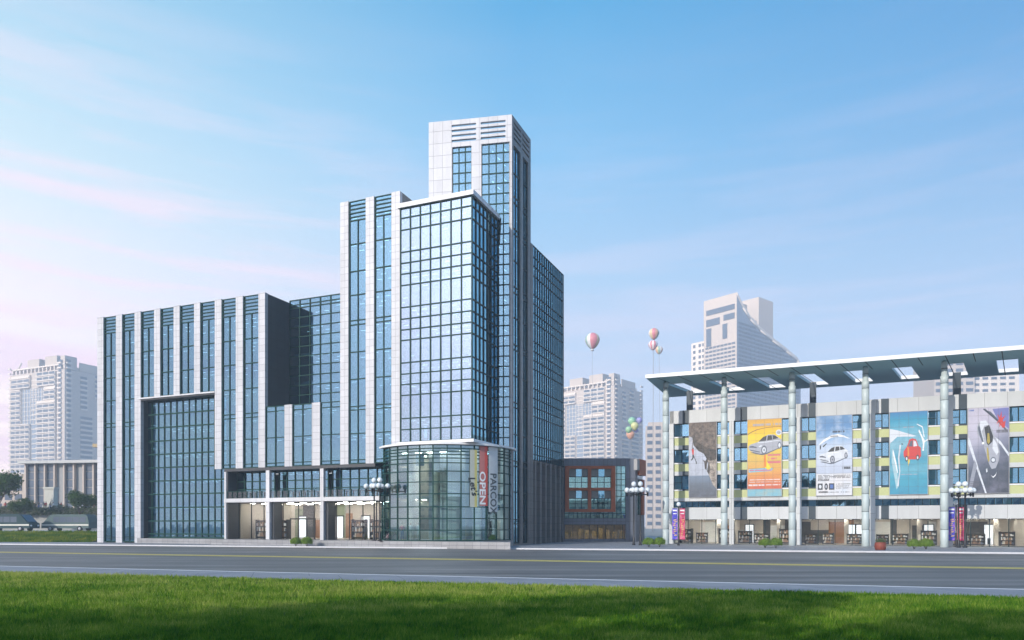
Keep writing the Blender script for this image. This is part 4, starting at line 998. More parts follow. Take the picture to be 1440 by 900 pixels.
def flag_mat(name, base, hi, pale):
    m = NT(name); n = m.noise(m.co(), 2.6, 3, .5)
    c = m.mixc(m.rng(n, .5, .58), base, hi); m.ln(c, m.b.inputs['Base Color']); m.b.inputs['Roughness'].default_value = .6; return m.m
FB = flag_mat('blue_banner_print', (.05, .06, .50), (.30, .12, .50), 0); FR = flag_mat('red_banner_print', (.55, .03, .12), (.62, .16, .22), 0)
def make_banner_post():
    root = empty('banner_post', (0, 0, 0))
    p = MB(); p.lathe([(.16, 0), (.16, .1), (.07, .2), (.06, 4.45), (.09, 4.5)], (0, 0, 0), 12)
    for z in (4.3, .65): p.tube((-.75, 0, z), (.75, 0, z), .025)
    p.build('pole', M['black'], root)
    g_ = MB(); g_.ball((0, 0, 4.75), .26); g_.build('globe', M['globe'], root)
    for s, m, lab in ((-1, FB, 'blue banner'), (1, FR, 'red banner')):
        f = MB(); x0, x1 = (-.72, -.12) if s < 0 else (.12, .72)
        n = 10
        for i in range(n):
            za, zb = .7 + 3.55 * i / n, .7 + 3.55 * (i + 1) / n; ya, yb = .05 * math.sin(i * 1.1), .05 * math.sin((i + 1) * 1.1)
            f.hexa([(x0, ya - .012, za), (x1, ya - .012, za), (x1, ya + .012, za), (x0, ya + .012, za), (x0, yb - .012, zb), (x1, yb - .012, zb), (x1, yb + .012, zb), (x0, yb + .012, zb)], 0)
        o = f.build('banner', m, root); o['label'] = lab
        k = MB(); xm = (x0 + x1) / 2
        k.box(x0 + .06, x1 - .06, -.075, -.07, 3.95, 4.12); k.box(x0 + .1, x1 - .1, -.075, -.07, 3.62, 3.72)
        rr = random.Random(3 + s)
        k.lathe([(.15, 0), (.15, .01)], (xm, -.07, 3.2), 10)
        for i in range(9):
            z = 1.1 + .22 * i; w_ = rr.uniform(.06, .2); xo = xm + rr.uniform(-.1, .1); k.hexa([(xo - w_, -.075, z), (xo + w_ * .6, -.075, z + .05), (xo + w_ * .6, -.07, z + .05), (xo - w_, -.07, z), (xo - w_ * .6, -.075, z + .12), (xo + w_, -.075, z + .15), (xo + w_, -.07, z + .15), (xo - w_ * .6, -.07, z + .12)], 1)
        k.build('banner_print', [inkw, flat('banner_gold', (.7, .5, .15))], o)
    return root
bp = make_banner_post()
for i, (u, Y, lab) in enumerate(((954.3, 85.0, 'post with blue and red banners beside the first mall pillar'), (1344.5, 79.0, 'post with blue and red banners behind the lamps by the grey car billboard'))):
    o = bp if i == 0 else copy_tree(bp); o.location = ((u - 720) / 1037 * Y, Y, .12); o.rotation_euler = (0, 0, R(-14 - 4 * i)); tag(o, lab, 'banner post', 'banner posts by the mall')

def leaf_cloud(n, fn, size, seed):
    """n small leaf quads at points fn(rng) -> (pos, outward)"""
    rg = random.Random(seed); mb = MB()
    for i in range(n):
        p, d = fn(rg); d = (d + Vector((rg.uniform(-.7, .7), rg.uniform(-.7, .7), rg.uniform(-.4, .7)))).normalized()
        u = d.orthogonal().normalized(); u = Matrix.Rotation(rg.uniform(0, 6.28), 3, d) @ u; w_ = d.cross(u); s = size * rg.uniform(.6, 1.3)
        mb.add([p - u * s * .5, p + w_ * s * .32, p + u * s * .6, p - w_ * s * .32], [(0, 1, 2, 3)])
    return mb
def leaf_mat(name, a, b_, c):
    m = NT(name); geo = m.new('NewGeometry'); f = geo.outputs['Random Per Island']
    col = m.mixc(f, a, b_); col = m.mixc(m.rng(m.noise(m.co(), 1.6, 3), .4, .65), col, c)
    m.n.remove(m.b); d = m.new('BsdfDiffuse'); t = m.new('BsdfTranslucent'); m.ln(col, d.inputs[0]); m.ln(col, t.inputs[0])
    x = m.new('MixShader'); x.inputs[0].default_value = .3; m.ln(d.outputs[0], x.inputs[1]); m.ln(t.outputs[0], x.inputs[2]); m.ln(x.outputs[0], m.out.inputs[0]); return m.m
M['bush'] = leaf_mat('bush_leaves', (.10, .20, .025), (.30, .42, .09), (.16, .27, .04))
M['bark'] = plain('bark', (.06, .045, .035), .9, var=.3, scale=6)
def bush_pt(rg):
    a = rg.uniform(0, 6.283); z = rg.uniform(-.5, 1); r = math.sqrt(max(0, 1 - z * z)); d = Vector((r * math.cos(a), r * math.sin(a), z))
    lump = 1 + .10 * math.sin(5 * a + 2 * z) + .08 * math.sin(9 * a - 5 * z)
    k = (rg.random() ** .3) * lump
    return Vector((d.x * .66 * k, d.y * .66 * k, .50 + d.z * .50 * k)), d
def make_bush():
    root = empty('bush', (0, 0, 0)); leaf_cloud(2600, bush_pt, .11, 5).build('foliage', M['bush'], root)
    t = MB()
    for i in range(6): t.tube((.03 * math.cos(i), .03 * math.sin(i), 0), (.32 * math.cos(i * 1.05), .32 * math.sin(i * 1.05), .62), .018, r2=.008)
    t.build('stem', M['bark'], root); return root
bush = make_bush()
bl = [(416.0, 82.0, .12, 'left bush of the pair in front of the office entrance'), (431.5, 81.6, .12, 'right bush of the pair in front of the office entrance'),
      (912.5, 80.0, .12, 'left bush of the pair by the lamps and the first mall pillar'), (927.5, 79.6, .12, 'right bush of the pair by the lamps and the first mall pillar'),
      (1076, 76.5, .12, 'left bush of the pair below the orange billboard'), (1091, 76.2, .12, 'right bush of the pair below the orange billboard'),
      (1285.5, 72.6, .12, 'left bush of the pair below the teal billboard'), (1302, 72.2, .12, 'right bush of the pair below the teal billboard')]
for i, (u, Y, z, lab) in enumerate(bl):
    o = bush if i == 0 else copy_tree(bush); o.location = ((u - 720) / 1037 * Y, Y, z); o.rotation_euler = (0, 0, i * 1.3); o.scale = (.95 + .05 * (i % 3), .95, .98 + .06 * (i % 2)); tag(o, lab, 'bush', 'round bushes along the far pavement')
Yp = 69.5; pot = empty('flower_pot', ((1238 - 720) / 1037 * Yp, Yp, .12), 0, 'terracotta flower pot with leafy plant on pavement below the pillars', 'flower pot')
p = MB(); p.lathe([(.40, 0), (.46, .05), (.52, .35), (.50, .62), (.44, .66), (.46, .74), (.40, .74), (.38, .62)], (0, 0, 0), 20); p.build('pot', plain('terracotta', (.22, .05, .03), .6, var=.3, scale=4), pot)
def potpt(rg):
    a = rg.uniform(0, 6.283); r = rg.random() ** .6 * .46; z = .70 + rg.random() * (.42 - .5 * r * r); return Vector((r * math.cos(a), r * math.sin(a), z)), Vector((math.cos(a) * .5, math.sin(a) * .5, .8))
leaf_cloud(500, potpt, .10, 9).build('plant', leaf_mat('pot_leaves', (.05, .10, .02), (.22, .30, .14), (.30, .28, .22)), pot)

# ------------------------------------------------------------------ people and bicycle inside the round lobby
def human(name, pts_scale, mats, zs):
    """one continuous skinned figure; material by height"""
    J = {'pelvis': (0, 0, .94, .125), 'waist': (0, 0, 1.08, .115), 'chest': (0, .0, 1.30, .14), 'neck': (0, 0, 1.47, .06), 'head0': (0, -.01, 1.56, .085), 'head1': (0, -.015, 1.66, .10), 'head2': (0, -.01, 1.74, .07)}
    E_ = [('pelvis', 'waist'), ('waist', 'chest'), ('chest', 'neck'), ('neck', 'head0'), ('head0', 'head1'), ('head1', 'head2')]
    for s, n in ((-1, 'l'), (1, 'r')):
        J['hip' + n] = (.10 * s, 0, .88, .095); J['knee' + n] = (.11 * s, -.03 * s, .50, .065); J['ank' + n] = (.11 * s, .05 * s, .09, .045); J['toe' + n] = (.12 * s, -.12 + .05 * s, .04, .04)
        J['sh' + n] = (.19 * s, 0, 1.40, .065); J['elb' + n] = (.25 * s, .03, 1.13, .048); J['wri' + n] = (.24 * s, -.08, .90, .035); J['han' + n] = (.23 * s, -.12, .80, .038)
        E_ += [('pelvis', 'hip' + n), ('hip' + n, 'knee' + n), ('knee' + n, 'ank' + n), ('ank' + n, 'toe' + n), ('chest', 'sh' + n), ('sh' + n, 'elb' + n), ('elb' + n, 'wri' + n), ('wri' + n, 'han' + n)]
    ks = list(J); me = bpy.data.meshes.new('fig'); me.from_pydata([J[k][:3] for k in ks], [(ks.index(a), ks.index(b_)) for a, b_ in E_], [])
    o = bpy.data.objects.new('fig', me); COL.objects.link(o); sk = o.modifiers.new('s', 'SKIN')
    for i, k in enumerate(ks): me.skin_vertices[0].data[i].radius = (J[k][3], J[k][3] * .85)
    me.skin_vertices[0].data[0].use_root = True
    sb_ = o.modifiers.new('d', 'SUBSURF'); sb_.levels = 1; sb_.render_levels = 1
    dg = bpy.context.evaluated_depsgraph_get(); m2 = bpy.data.meshes.new_from_object(o.evaluated_get(dg)); bpy.data.objects.remove(o)
    m2.materials.clear()
    for m in mats: m2.materials.append(m)
    for p in m2.polygons:
        c = p.center; x = abs(c.x)
        if c.z > 1.68 or (c.z > 1.55 and c.y > .03): i = 3
        elif c.z > 1.46 or (x > .2 and c.z < .93 and c.z > .7): i = 0
        elif c.z > .95: i = 1
        elif c.z > .09: i = 2
        else: i = 3
        p.material_index = i; p.use_smooth = True
    m2.name = name; return m2
skin = flat('skin', (.42, .25, .17)); hair = flat('dark_hair', (.02, .016, .014))
redc = flat('red_shirt', (.62, .06, .04)); jeans = flat('blue_jeans', (.06, .11, .26)); whc = flat('white_clothes', (.72, .72, .70)); khaki = flat('khaki_clothes', (.30, .26, .18))
def put_person(u, Y, z, rz, mats, label, grp=None):
    o = bpy.data.objects.new('person', human('person', 1, mats, None)); COL.objects.link(o); o.location = ((u - 720) / 1037 * Y, Y, z); o.rotation_euler = (0, 0, rz); o.scale = (1.12, 1.12, 1.12)
    return tag(o, label, 'person', grp)
put_person(565.5, 81.2, .80, 2.8, [skin, redc, jeans, hair], 'person in red shirt and blue jeans behind the lobby glass', 'people in the round lobby')
put_person(577.5, 81.0, .80, .3, [skin, whc, khaki, hair], 'person in white top and khaki trousers right of the red shirt', 'people in the round lobby')
put_person(588.5, 80.6, .80, -.5, [skin, whc, whc, hair], 'person dressed all in white inside the glass lobby', 'people in the round lobby')
Yb = 81.6; bike = empty('bicycle', ((550 - 720) / 1037 * Yb, Yb, .80), R(20), 'white and pink bicycle parked behind the lobby glass', 'bicycle')
for x in (-.52, .52):
    wmb = MB(); n = 20
    for i in range(n):
        a, b_ = 2 * math.pi * i / n, 2 * math.pi * (i + 1) / n; wmb.tube((x + .33 * math.cos(a), 0, .34 + .33 * math.sin(a)), (x + .33 * math.cos(b_), 0, .34 + .33 * math.sin(b_)), .02, 0, 6)
    for i in range(8): wmb.tube((x, 0, .34), (x + .32 * math.cos(i * .785), 0, .34 + .32 * math.sin(i * .785)), .006, 1, 5)
    wmb.build('wheel', [M['black'], M['white']], bike)
f = MB()
for p, q in (((-.52, 0, .34), (-.18, 0, .80)), ((-.18, 0, .80), (.36, 0, .82)), ((-.05, 0, .36), (.38, 0, .74)), ((-.52, 0, .34), (-.05, 0, .36)), ((-.05, 0, .36), (-.2, 0, .92)), ((.52, 0, .34), (.34, 0, .98))): f.tube(p, q, .024)
f.build('frame', plain('pink_white_paint', (.70, .45, .48), .4), bike)
f = MB(); f.tube((.34, -.27, 1.0), (.34, .27, 1.0), .018); f.build('handlebar', M['black'], bike)
f = MB(); f.box(-.34, -.08, -.07, .07, .92, .97); f.build('saddle', M['black'], bike)

# ------------------------------------------------------------------ display shelves in the shops
def make_shelf():
    root = empty('display_shelf', (0, 0, 0)); f = MB()
    for x in (-.75, .75): f.box(x - .03, x + .03, -.25, .25, 0, 1.6)
    f.box(-.72, .72, .2, .23, 0.02, 1.55); f.build('frame', M['black'], root)
    for z in (.15, .6, 1.05, 1.5):
        s = MB(); s.box(-.715, .715, -.24, .19, z, z + .03); s.build('shelf', plain('walnut_shelf', (.10, .06, .04), .6), root)
    g_ = MB(); rr = random.Random(4); mats = [flat('goods_%d' % i, c) for i, c in enumerate(((.5, .45, .38), (.05, .05, .05), (.25, .14, .08), (.10, .13, .18), (.6, .6, .6)))]
    for z in (.18, .63, 1.08):
        x = -.68
        while x < .55: w_ = rr.uniform(.08, .22); g_.box(x, x + w_ * .9, -.18, .12, z, z + rr.uniform(.15, .36), rr.randrange(5)); x += w_
    g_.build('goods', mats, root)['kind'] = 'stuff'; return root
shelf = make_shelf(); n = 0
bayn = ['climber', 'orange', 'white hatchback', 'teal', 'grey car']
for k in range(5):
    for j, (dx, side) in enumerate(((1.3, 'left end'), (3.2, 'middle'), (6.1, 'right end'))):
        x, y = W(piers[k] + dx, 96.6 + .6 * (j == 1) + .2 * k); o = shelf if n == 0 else copy_tree(shelf); n += 1
        o.location = (x, y, .16); o.rotation_euler = (0, 0, YAW + rp.uniform(-.5, .5)); o.scale = (rp.uniform(.8, 1.25), 1, rp.uniform(.75, 1.35)); tag(o, 'dark display shelf in the %s of the shop under the %s billboard' % (side, bayn[k]), 'display shelf', 'display shelves behind the shop windows')
for j, (s, lab) in enumerate(((-65.6, 'dark display shelf in the left shop window of the glass office'), (-62.6, 'dark display shelf beside the first column of the glass office'), (-51.0, 'dark display shelf just right of the second column of the glass office'), (-48.4, 'dark display shelf in the right shop window of the glass office'), (-46.6, 'dark display shelf next to the round lobby'))):
    x, y = W(s, 75.0); o = copy_tree(shelf); o.location = (x, y, .76); o.scale = (1.25, 1.25, 1.5); tag(o, lab, 'display shelf', 'display shelves behind the shop windows'); o.rotation_euler = (0, 0, YAW)

# ------------------------------------------------------------------ balloons
def gore_mat(name, cols, n):
    m = NT(name); sep = m.new('SeparateXYZ'); m.ln(m.co(), sep.inputs[0]); at = m.new('Math', operation='ARCTAN2'); m.ln(sep.outputs[0], at.inputs[0]); m.ln(sep.outputs[1], at.inputs[1])
    f = m.new('Math', operation='MULTIPLY_ADD'); m.ln(at.outputs[0], f.inputs[0]); f.inputs[1].default_value = n / (2 * math.pi) / len(cols); f.inputs[2].default_value = 10.03
    fr_ = m.new('Math', operation='FRACT'); m.ln(f.outputs[0], fr_.inputs[0]); cr = m.new('ValToRGB'); cr.color_ramp.interpolation = 'CONSTANT'; m.ln(fr_.outputs[0], cr.inputs[0])
    E = cr.color_ramp.elements; E[0].color = (*cols[0], 1); E[1].position = 1 / len(cols); E[1].color = (*cols[1], 1)
    for i, c in enumerate(cols[2:]): q = E.new((i + 2) / len(cols)); q.color = (*c, 1)
    m.ln(cr.outputs[0], m.b.inputs['Base Color']); m.b.inputs['Roughness'].default_value = .5; return m.m
def balloon(u, v, px, Y, mat, label, tether=None, basket=False, grp=None, egg=1.0):
    k = Y / 1037; z = 2.5 + (738 - v) * k; r = px / 2 * k; x = (u - 720) * k
    root = empty('balloon', (x, Y, z), 0, label, 'balloon', grp)
    prof = []
    for i in range(15):
        t = math.pi * i / 14; zz = -math.cos(t); rr = math.sin(t)
        if zz < 0: rr *= (1 + .25 * zz); zz *= 1.18 * egg
        prof.append((max(rr * r, .02 * r), zz * r))
    e_ = MB(); e_.lathe(prof, (0, 0, 0), 24); e_.build('envelope', mat, root)
    if tether: s = MB(); s.tube((0, 0, -r * 1.15), (tether[0], tether[1], tether[2] - z), .05 if px > 6 else .03, 0, 6); s.build('tether', plain('rope', (.3, .3, .32), .8), root)
    if basket:
        bk = MB(); bk.lathe([(.22 * r, -1.42 * r), (.24 * r, -1.25 * r)], (0, 0, 0), 10); bk.build('skirt', plain('pale_cloth', (.6, .6, .6), .7), root)
    return root
pk, wh, gr_, ye, orr = (.64, .24, .28), (.72, .70, .70), (.30, .46, .40), (.66, .52, .32), (.68, .38, .28)  # balloon colours paled, distance haze mixed into the colour
balloon(833, 478.5, 21, 260, gore_mat('striped_envelope', [pk, wh, gr_, pk, ye, pk], 12), 'large pink, white and green striped balloon above the pale tower', (0, 0, .0), True, 'tethered striped balloons')
balloon(919.5, 469, 15, 250, gore_mat('rainbow_envelope', [pk, ye, wh, gr_, orr], 10), 'topmost round multicoloured balloon over the end of the canopy', (-.5, 0, 0), False, 'tethered striped balloons')
balloon(918.3, 485, 13, 248, gore_mat('pink_envelope', [pk, wh], 14), 'pink and white striped balloon below the multicoloured one', (0, 0, 0), False, 'tethered striped balloons')
balloon(926.8, 492, 10.5, 246, gore_mat('orange_envelope', [orr, wh, gr_, ye], 12), 'smallest orange and white balloon lowest of the three over canopy', (.8, 0, 0), False, 'tethered striped balloons')
for u, v, px, c, lab in ((888.5, 592, 11, (.12, .52, .20), 'green balloon, upper left of the floating bunch'), (899, 591, 8, (.18, .14, .62), 'violet balloon, upper right of the floating bunch'), (892.5, 599, 11, (.62, .60, .08), 'yellow balloon in the middle of the floating bunch'), (884, 604, 9, (.16, .50, .14), 'pale green balloon, left of the floating bunch'), (894.5, 605, 6.5, (.16, .16, .60), 'small blue balloon, right of the floating bunch'), (886.5, 611, 12, (.72, .22, .04), 'orange balloon, lowest of the floating bunch')):
    balloon(u, v, px, 230 + .4 * (u % 7), plain('balloon_rubber', tuple(.62 * x + .24 for x in c), .35, var=.05), lab, None, False, 'bunch of small balloons')  # colours lifted towards pale, painting in the haze of distance

# ------------------------------------------------------------------ far buildings
M['far_wall'] = plain('far_plaster', (.50, .42, .36), .8, var=.06, scale=.05)
M['far_white'] = plain('far_white_trim', (.68, .59, .51), .8, var=.04)
M['far_win'] = plain('far_window_glass', (.075, .10, .14), .3, var=.3, scale=.3)
M['far_shade'] = plain('far_grey_panel', (.22, .26, .32), .8, var=.08, scale=.1)
def make_far_tower():
    w_, d, h = 75.0, 54.0, 150.0; root = empty('apartment_tower', (0, 0, 0)); fh = 4.35
    b = MB(); b.box(-w_, 0, 0, d, 0, 138); b.build('wall', M['far_wall'], root)
    fx = lambda f: -w_ * (1 - f)
    # slabs that stand proud: two wide balcony fields left and right of a recessed grid
    def field(x0, x1, z0, z1, name='balcony_field'):
        q = MB(); q.box(x0, x1, -1.6, -.02, z0, z1); return q.build(name, M['far_white'], root)
    zt = 132.0
    fields = [(fx(.05), fx(.40), 22, 92), (fx(.05), fx(.235), 92, 124), (fx(.055), fx(.40), 124.4, 136), (fx(.53), fx(.86), 22, 112), (fx(.66), fx(.86), 112, 124), (fx(.53), fx(.86), 124.4, 137)]
    for (x0, x1, z0, z1) in fields:
        f = field(x0, x1, z0, z1)
        q = MB(); z = z0 + 1.3
        while z < z1 - 2.4:
            k = max(2, int((x1 - x0) / 6.5)); st = (x1 - x0) / k
            for i in range(k): q.box(x0 + st * i + .5, x0 + st * (i + 1) - .5, -1.66, -1.3, z, z + 2.3)
            z += fh
        o = q.build('windows', M['far_win'], f); o['kind'] = 'stuff'
        q = MB(); z = z0 + .2
        while z < z1: q.box(x0 - .1, x1 + .1, -2.5, -1.62, z, z + .95); z += fh
        o = q.build('balconies', M['far_white'], f); o['kind'] = 'stuff'
    q = MB()
    for i in range(9):
        x = fx(.24) + i * (fx(.655) - fx(.24)) / 8; q.box(x - .25, x + .25, -.5, -.02, 92, 124)
    for k in range(9): q.box(fx(.24), fx(.655), -.48, -.02, 92 + 4 * k - .25, 92 + 4 * k + .25)
    for k in range(26): q.box(fx(.41), fx(.52), -.4, -.02, 22 + fh * k, 22.8 + fh * k)
    q.build('facade_grid', M['far_white'], root)
    q = MB(); q.box(fx(.245), fx(.65), -.06, -.01, 92.4, 123.6); q.box(fx(.41), fx(.525), -.05, -.01, 22, 92); q.build('grid_glazing', M['far_shade'], root)
    # corner stacks of small balconies and the right-hand side
    q = MB()
    for k in range(32):
        z = 8 + fh * k
        q.box(fx(.885), fx(.95), -1.2, -.02, z, z + 1.4); q.box(fx(0) - .6, fx(.035), -1.2, -.02, z, z + 1.4); q.box(.02, 1.2, 1.5, 6, z, z + 1.4); q.box(.02, 1.0, d - 5, d - .5, z, z + 1.4)
    q.build('corner_balconies', M['far_white'], root)['kind'] = 'stuff'
    q = MB()
    for k in range(32):
        z = 9.6 + fh * k
        q.box(fx(.89), fx(.945), -.1, -.01, z, z + 2.2); q.box(.01, .1, 2, 5.5, z, z + 2.2)
    q.build('windows', M['far_win'], root)['kind'] = 'stuff'
    for y0, y1, z0, z1 in ((14, 26, 12, 98), (32, 46, 12, 112), (14, 21, 104, 134), (28, 36, 116, 134)):
        q = MB(); z = z0
        while z < z1: q.box(.02, 1.0, y0, y1, z, z + 1.5, 0); q.box(.01, .3, y0 + .4, y1 - .4, z + 1.5, z + 3.9, 1); z += fh
        q.build('side_balconies', [M['far_white'], M['far_win']], root)['kind'] = 'stuff'
    # roof storey and plant rooms
    q = MB()
    for i in range(14): x = -w_ + 2 + i * 5.2; q.box(x, x + 1.2, 1, 3, 138, 142)
    q.box(-w_ + 1, -1, .5, 3.5, 142, 143.2); q.box(-w_ + 4, -4, 6, d - 5, 138, 142); q.build('roof_colonnade', M['far_white'], root)
    for x0, x1, y0, y1, z1 in ((-56, -40, 4, 20, 151), (-32, -16, 4, 22, 152), (-7, -1, 1, 12, 150), (-1.2, -.3, 14, 40, 146)):
        q = MB(); q.box(x0, x1, y0, y1, 138.5, z1); q.build('plant_room', M['far_wall'], root)
    q = MB(); q.tube((-14, 3, 143), (-2, 2, 150), .7); q.tube((-70, 3, 141), (-63, 3, 149), .7); q.build('roof_strut', M['far_white'], root)
    return root
ft = make_far_tower()
ft.location = ((91 - 720) / 1037 * 640, 640, 0); ft.rotation_euler = (0, 0, R(-24)); tag(ft, 'pale high-rise apartment tower far behind the left plaza', 'apartment tower', 'far apartment towers')
f2 = copy_tree(ft); f2.location = ((864 - 720) / 1037 * 715, 715, 0); f2.rotation_euler = (0, 0, R(-40)); tag(f2, 'pale high-rise apartment tower far behind the slate building and balloons', 'apartment tower', 'far apartment towers')

# tall building with a swept roof line behind the mall
k6 = 640 / 1037
def Xf(u): return (u - 720) * k6
def Zf(v): return 2.5 + (738 - v) * k6
t0 = (Xf(1036), 640, 0)
sw = empty('curved_roof_tower', t0, R(-50), 'far tower with swept curved roof line behind the mall canopy', 'office tower')
H_ = Zf(411)
q = MB(); q.box(-34, 0, 0, 16, 0, H_ - 8); q.box(-34, 0, 0, 1.6, H_ - 8, H_); q.box(-34, -32.5, 1.6, 14, H_ - 8, H_ - 1); q.build('wall', M['far_wall'], sw)
q = MB(); q.box(-49, -34.02, 2, 18, 0, Zf(468)); q.build('left_wing', M['far_white'], sw)
prof = [(.4, H_ - .5), (9, H_ - 9), (20, H_ - 17), (36, H_ - 24), (56, H_ - 30), (80, H_ - 36), (100, H_ - 42), (108, H_ - 47), (108, 0), (.4, 0)]
q = MB(); n = len(prof); q.add([(0.02, y, z) for y, z in prof] + [(-20, y, z) for y, z in prof], [tuple(range(n)), tuple(range(n, 2 * n))[::-1]] + [(i, n + i, n + (i + 1) % n, (i + 1) % n) for i in range(n)]); q.build('swept_wing', M['far_shade'], sw)
q = MB(); q.box(-26, -2, 38, 62, 100, H_ + 4); q.build('plant_tower', M['far_wall'], sw)
for k in range(26):
    z = 76 + k * 3.5
    q = MB()
    for j in range(8): q.box(-32 + 3.9 * j, -28.9 + 3.9 * j, -.25, -.01, z, z + 1.7)
    if z < H_ - 42: q.build('window_band', M['far_win'], sw)
def sweep_len(z):
    for (y0, z0), (y1, z1) in zip(prof[:-2], prof[1:-1]):
        if z1 <= z <= z0: return y0 + (y1 - y0) * (z0 - z) / max(z0 - z1, 1e-6)
    return 108
for k in range(30):
    z = 76 + 3.5 * k; L = sweep_len(z + 4) - 4
    if L < 8: continue
    q = MB(); y = 2.5
    while y < L: q.box(.03, .35, y, min(y + 5.4, L), z, z + 1.8); y += 6.2
    q.build('side_window_band', M['far_win'], sw)
q = MB()
for i in range(len(prof) - 3): 
    (y0, z0), (y1, z1) = prof[i], prof[i + 1]; q.hexa([(.03, y0, z0 - 2.2), (.6, y0, z0 - 2.2), (.6, y1, z1 - 2.2), (.03, y1, z1 - 2.2), (.03, y0, z0 + .3), (.6, y0, z0 + .3), (.6, y1, z1 + .3), (.03, y1, z1 + .3)])
q.build('sweep_edge', M['far_white'], sw)
for k in range(18):
    z = 76 + 5.2 * k; q = MB()
    for x in (-47, -41, -37): q.box(x, x + 2.6, 1.9, 1.99, z, z + 2.8)
    if z < Zf(468) - 4: q.build('left_windows', M['far_win'], sw)
q = MB(); q.box(-31, -2, -.6, -.01, H_ - 14, H_ - 9.5); q.box(-31, -17, -.55, -.01, H_ - 24, H_ - 18); q.box(-13, -2, -.55, -.01, H_ - 22, H_ - 17); q.box(-31, -26, -.5, -.01, H_ - 42, H_ - 26); q.box(-14, -9.5, -.5, -.01, H_ - 38, H_ - 25); q.build('dark_openings', M['far_win'], sw)
q = MB(); 
for i in range(len(prof) - 4): 
    (y0, z0), (y1, z1) = prof[i + 1], prof[i + 2]; q.tube((.6, y0, z0 - 3), (.6, y1, z1 - 3), .7)
q.build('roof_rail', M['far_white'], sw)
q = MB(); q.tube((.9, 14, 20), (.9, 14, 96), .9); q.tube((.9, 24, 20), (.9, 24, 92), .9); q.build('pipe', M['far_white'], sw)
# slab block at the far right, and a mid-rise block between slate building and mall
def block(name, label, u0, u1, vtop, Y, depth, rz, rows, cat='office block'):
    k = Y / 1037; root = empty(name, ((u0 - 720) * k, Y, 0), rz, label, cat); w_ = (u1 - u0) * k / math.cos(rz); h = 2.5 + (738 - vtop) * k
    q = MB(); q.box(0, w_, 0, depth, 0, h); q.box(1.5, w_ - 1.5, 1.5, depth - 1.5, h, h + 2.5); q.build('wall', M['far_wall'], root)
    for i in range(rows):
        z = h * (i + .45) / rows; q = MB(); n = max(3, int(w_ / 6))
        for j in range(n): q.box(w_ * j / n + 1, w_ * (j + 1) / n - 1, -.15, -.01, z, z + h / rows * .5)
        q.build('window_row', M['far_win'], root)['kind'] = 'stuff'
    return root, w_, h
blk, bw, bh = block('office_block', 'far grey slab block with rows of windows seen above the right end of mall', 1314, 1366, 500, 560, 40, R(-8), 26)
q = MB(); q.box(bw + .02, bw + 34, 6, 34, 0, bh - 12); q.build('annexe', M['far_white'], blk)
for i in range(20):
    q = MB(); z = 30 + 4.6 * i
    for j in range(5): q.box(bw + 2 + 6.2 * j, bw + 6 + 6.2 * j, 5.85, 5.98, z, z + 2)
    q.build('annexe_windows', M['far_win'], blk)['kind'] = 'stuff'
block('office_block', 'far low block with small dome between the slate building and the mall', 908, 942, 599, 480, 40, R(-10), 14)

# ------------------------------------------------------------------ the plaza on the far left
M['verge'] = blade_mat('verge_blades', [(.05, .12, .012), (.10, .19, .02), (.22, .26, .03), (.50, .42, .06)])
vb = MB(); ex = lambda y: .12 + 1.28 * max(0, min(1, (y - 101) / 13)) ** .8
rows_y = [99, 101, 103, 105, 107, 109, 111, 114, 120, 150]
for i in range(len(rows_y) - 1):
    y0, y1 = rows_y[i], rows_y[i + 1]; yk = lambda y: y - .10 * 0
    vb.add([(-150, y0 + 6, ex(y0) - .01), (-57.5, y0, ex(y0) - .01), (-57.5, y1, ex(y1) - .01), (-150, y1 + 6, ex(y1) - .01)], [(0, 1, 2, 3)], 0 if y1 <= 114 else 1)
tag(vb.build('verge', [plain('verge_soil', (.07, .10, .025), .9, var=.4), M['concrete']]), kind='structure')
NV = 26000; yy = np.random.uniform(100.5, 114, NV); xx = np.random.uniform(-100, -57.7, NV); zz = .12 + 1.28 * np.clip((yy - 101) / 13, 0, 1) ** .8; yoff = 6 * (-57.5 - xx) / 92.5
tn = np.clip(vnoise(xx, yy, 8, 1.2) * .7 + np.random.rand(NV) * .4 - .1, 0, 1)
tag(blades('verge_grass', xx, yy + yoff, zz, np.full(NV, .05), .15 + .25 * np.random.rand(NV), tn, M['verge']), kind='stuff')
# terrace with hedge and crowd
tb2 = MB(); tb2.box(-170, -57.5, 158, 215, 0, 5.8); tb2.box(-170, -57.5, 157.6, 158.4, 5.801, 6.0)
tag(tb2.build('terrace', plain('terrace_stone', (.36, .36, .34), .8, var=.3, scale=.4)), kind='structure')
crowd_me = human('crowd', 1, [skin, whc, jeans, hair], None)
bm = bmesh.new(); rg = random.Random(12); cm = [skin, whc, jeans, hair, khaki, redc, flat('dark_clothes', (.05, .05, .06))]
for i in range(70):
    t2 = crowd_me.copy(); t2.transform(Matrix.Translation((rg.uniform(-122, -89), rg.uniform(159, 166), 5.8)) @ Matrix.Rotation(rg.uniform(0, 6.28), 4, 'Z') @ Matrix.Diagonal((1.05, 1.05, rg.uniform(.92, 1.05), 1)))
    sh1 = rg.choice((1, 4, 5, 6, 6)); tr1 = rg.choice((2, 4, 6, 6))
    for p in t2.polygons: p.material_index = {0: 0, 1: sh1, 2: tr1, 3: 3}[p.material_index]
    bm.from_mesh(t2); bpy.data.meshes.remove(t2)
cme = bpy.data.meshes.new('crowd'); bm.to_mesh(cme); bm.free()
for m in cm: cme.materials.append(m)
co_ = bpy.data.objects.new('crowd', cme); COL.objects.link(co_); tag(co_, kind='stuff')
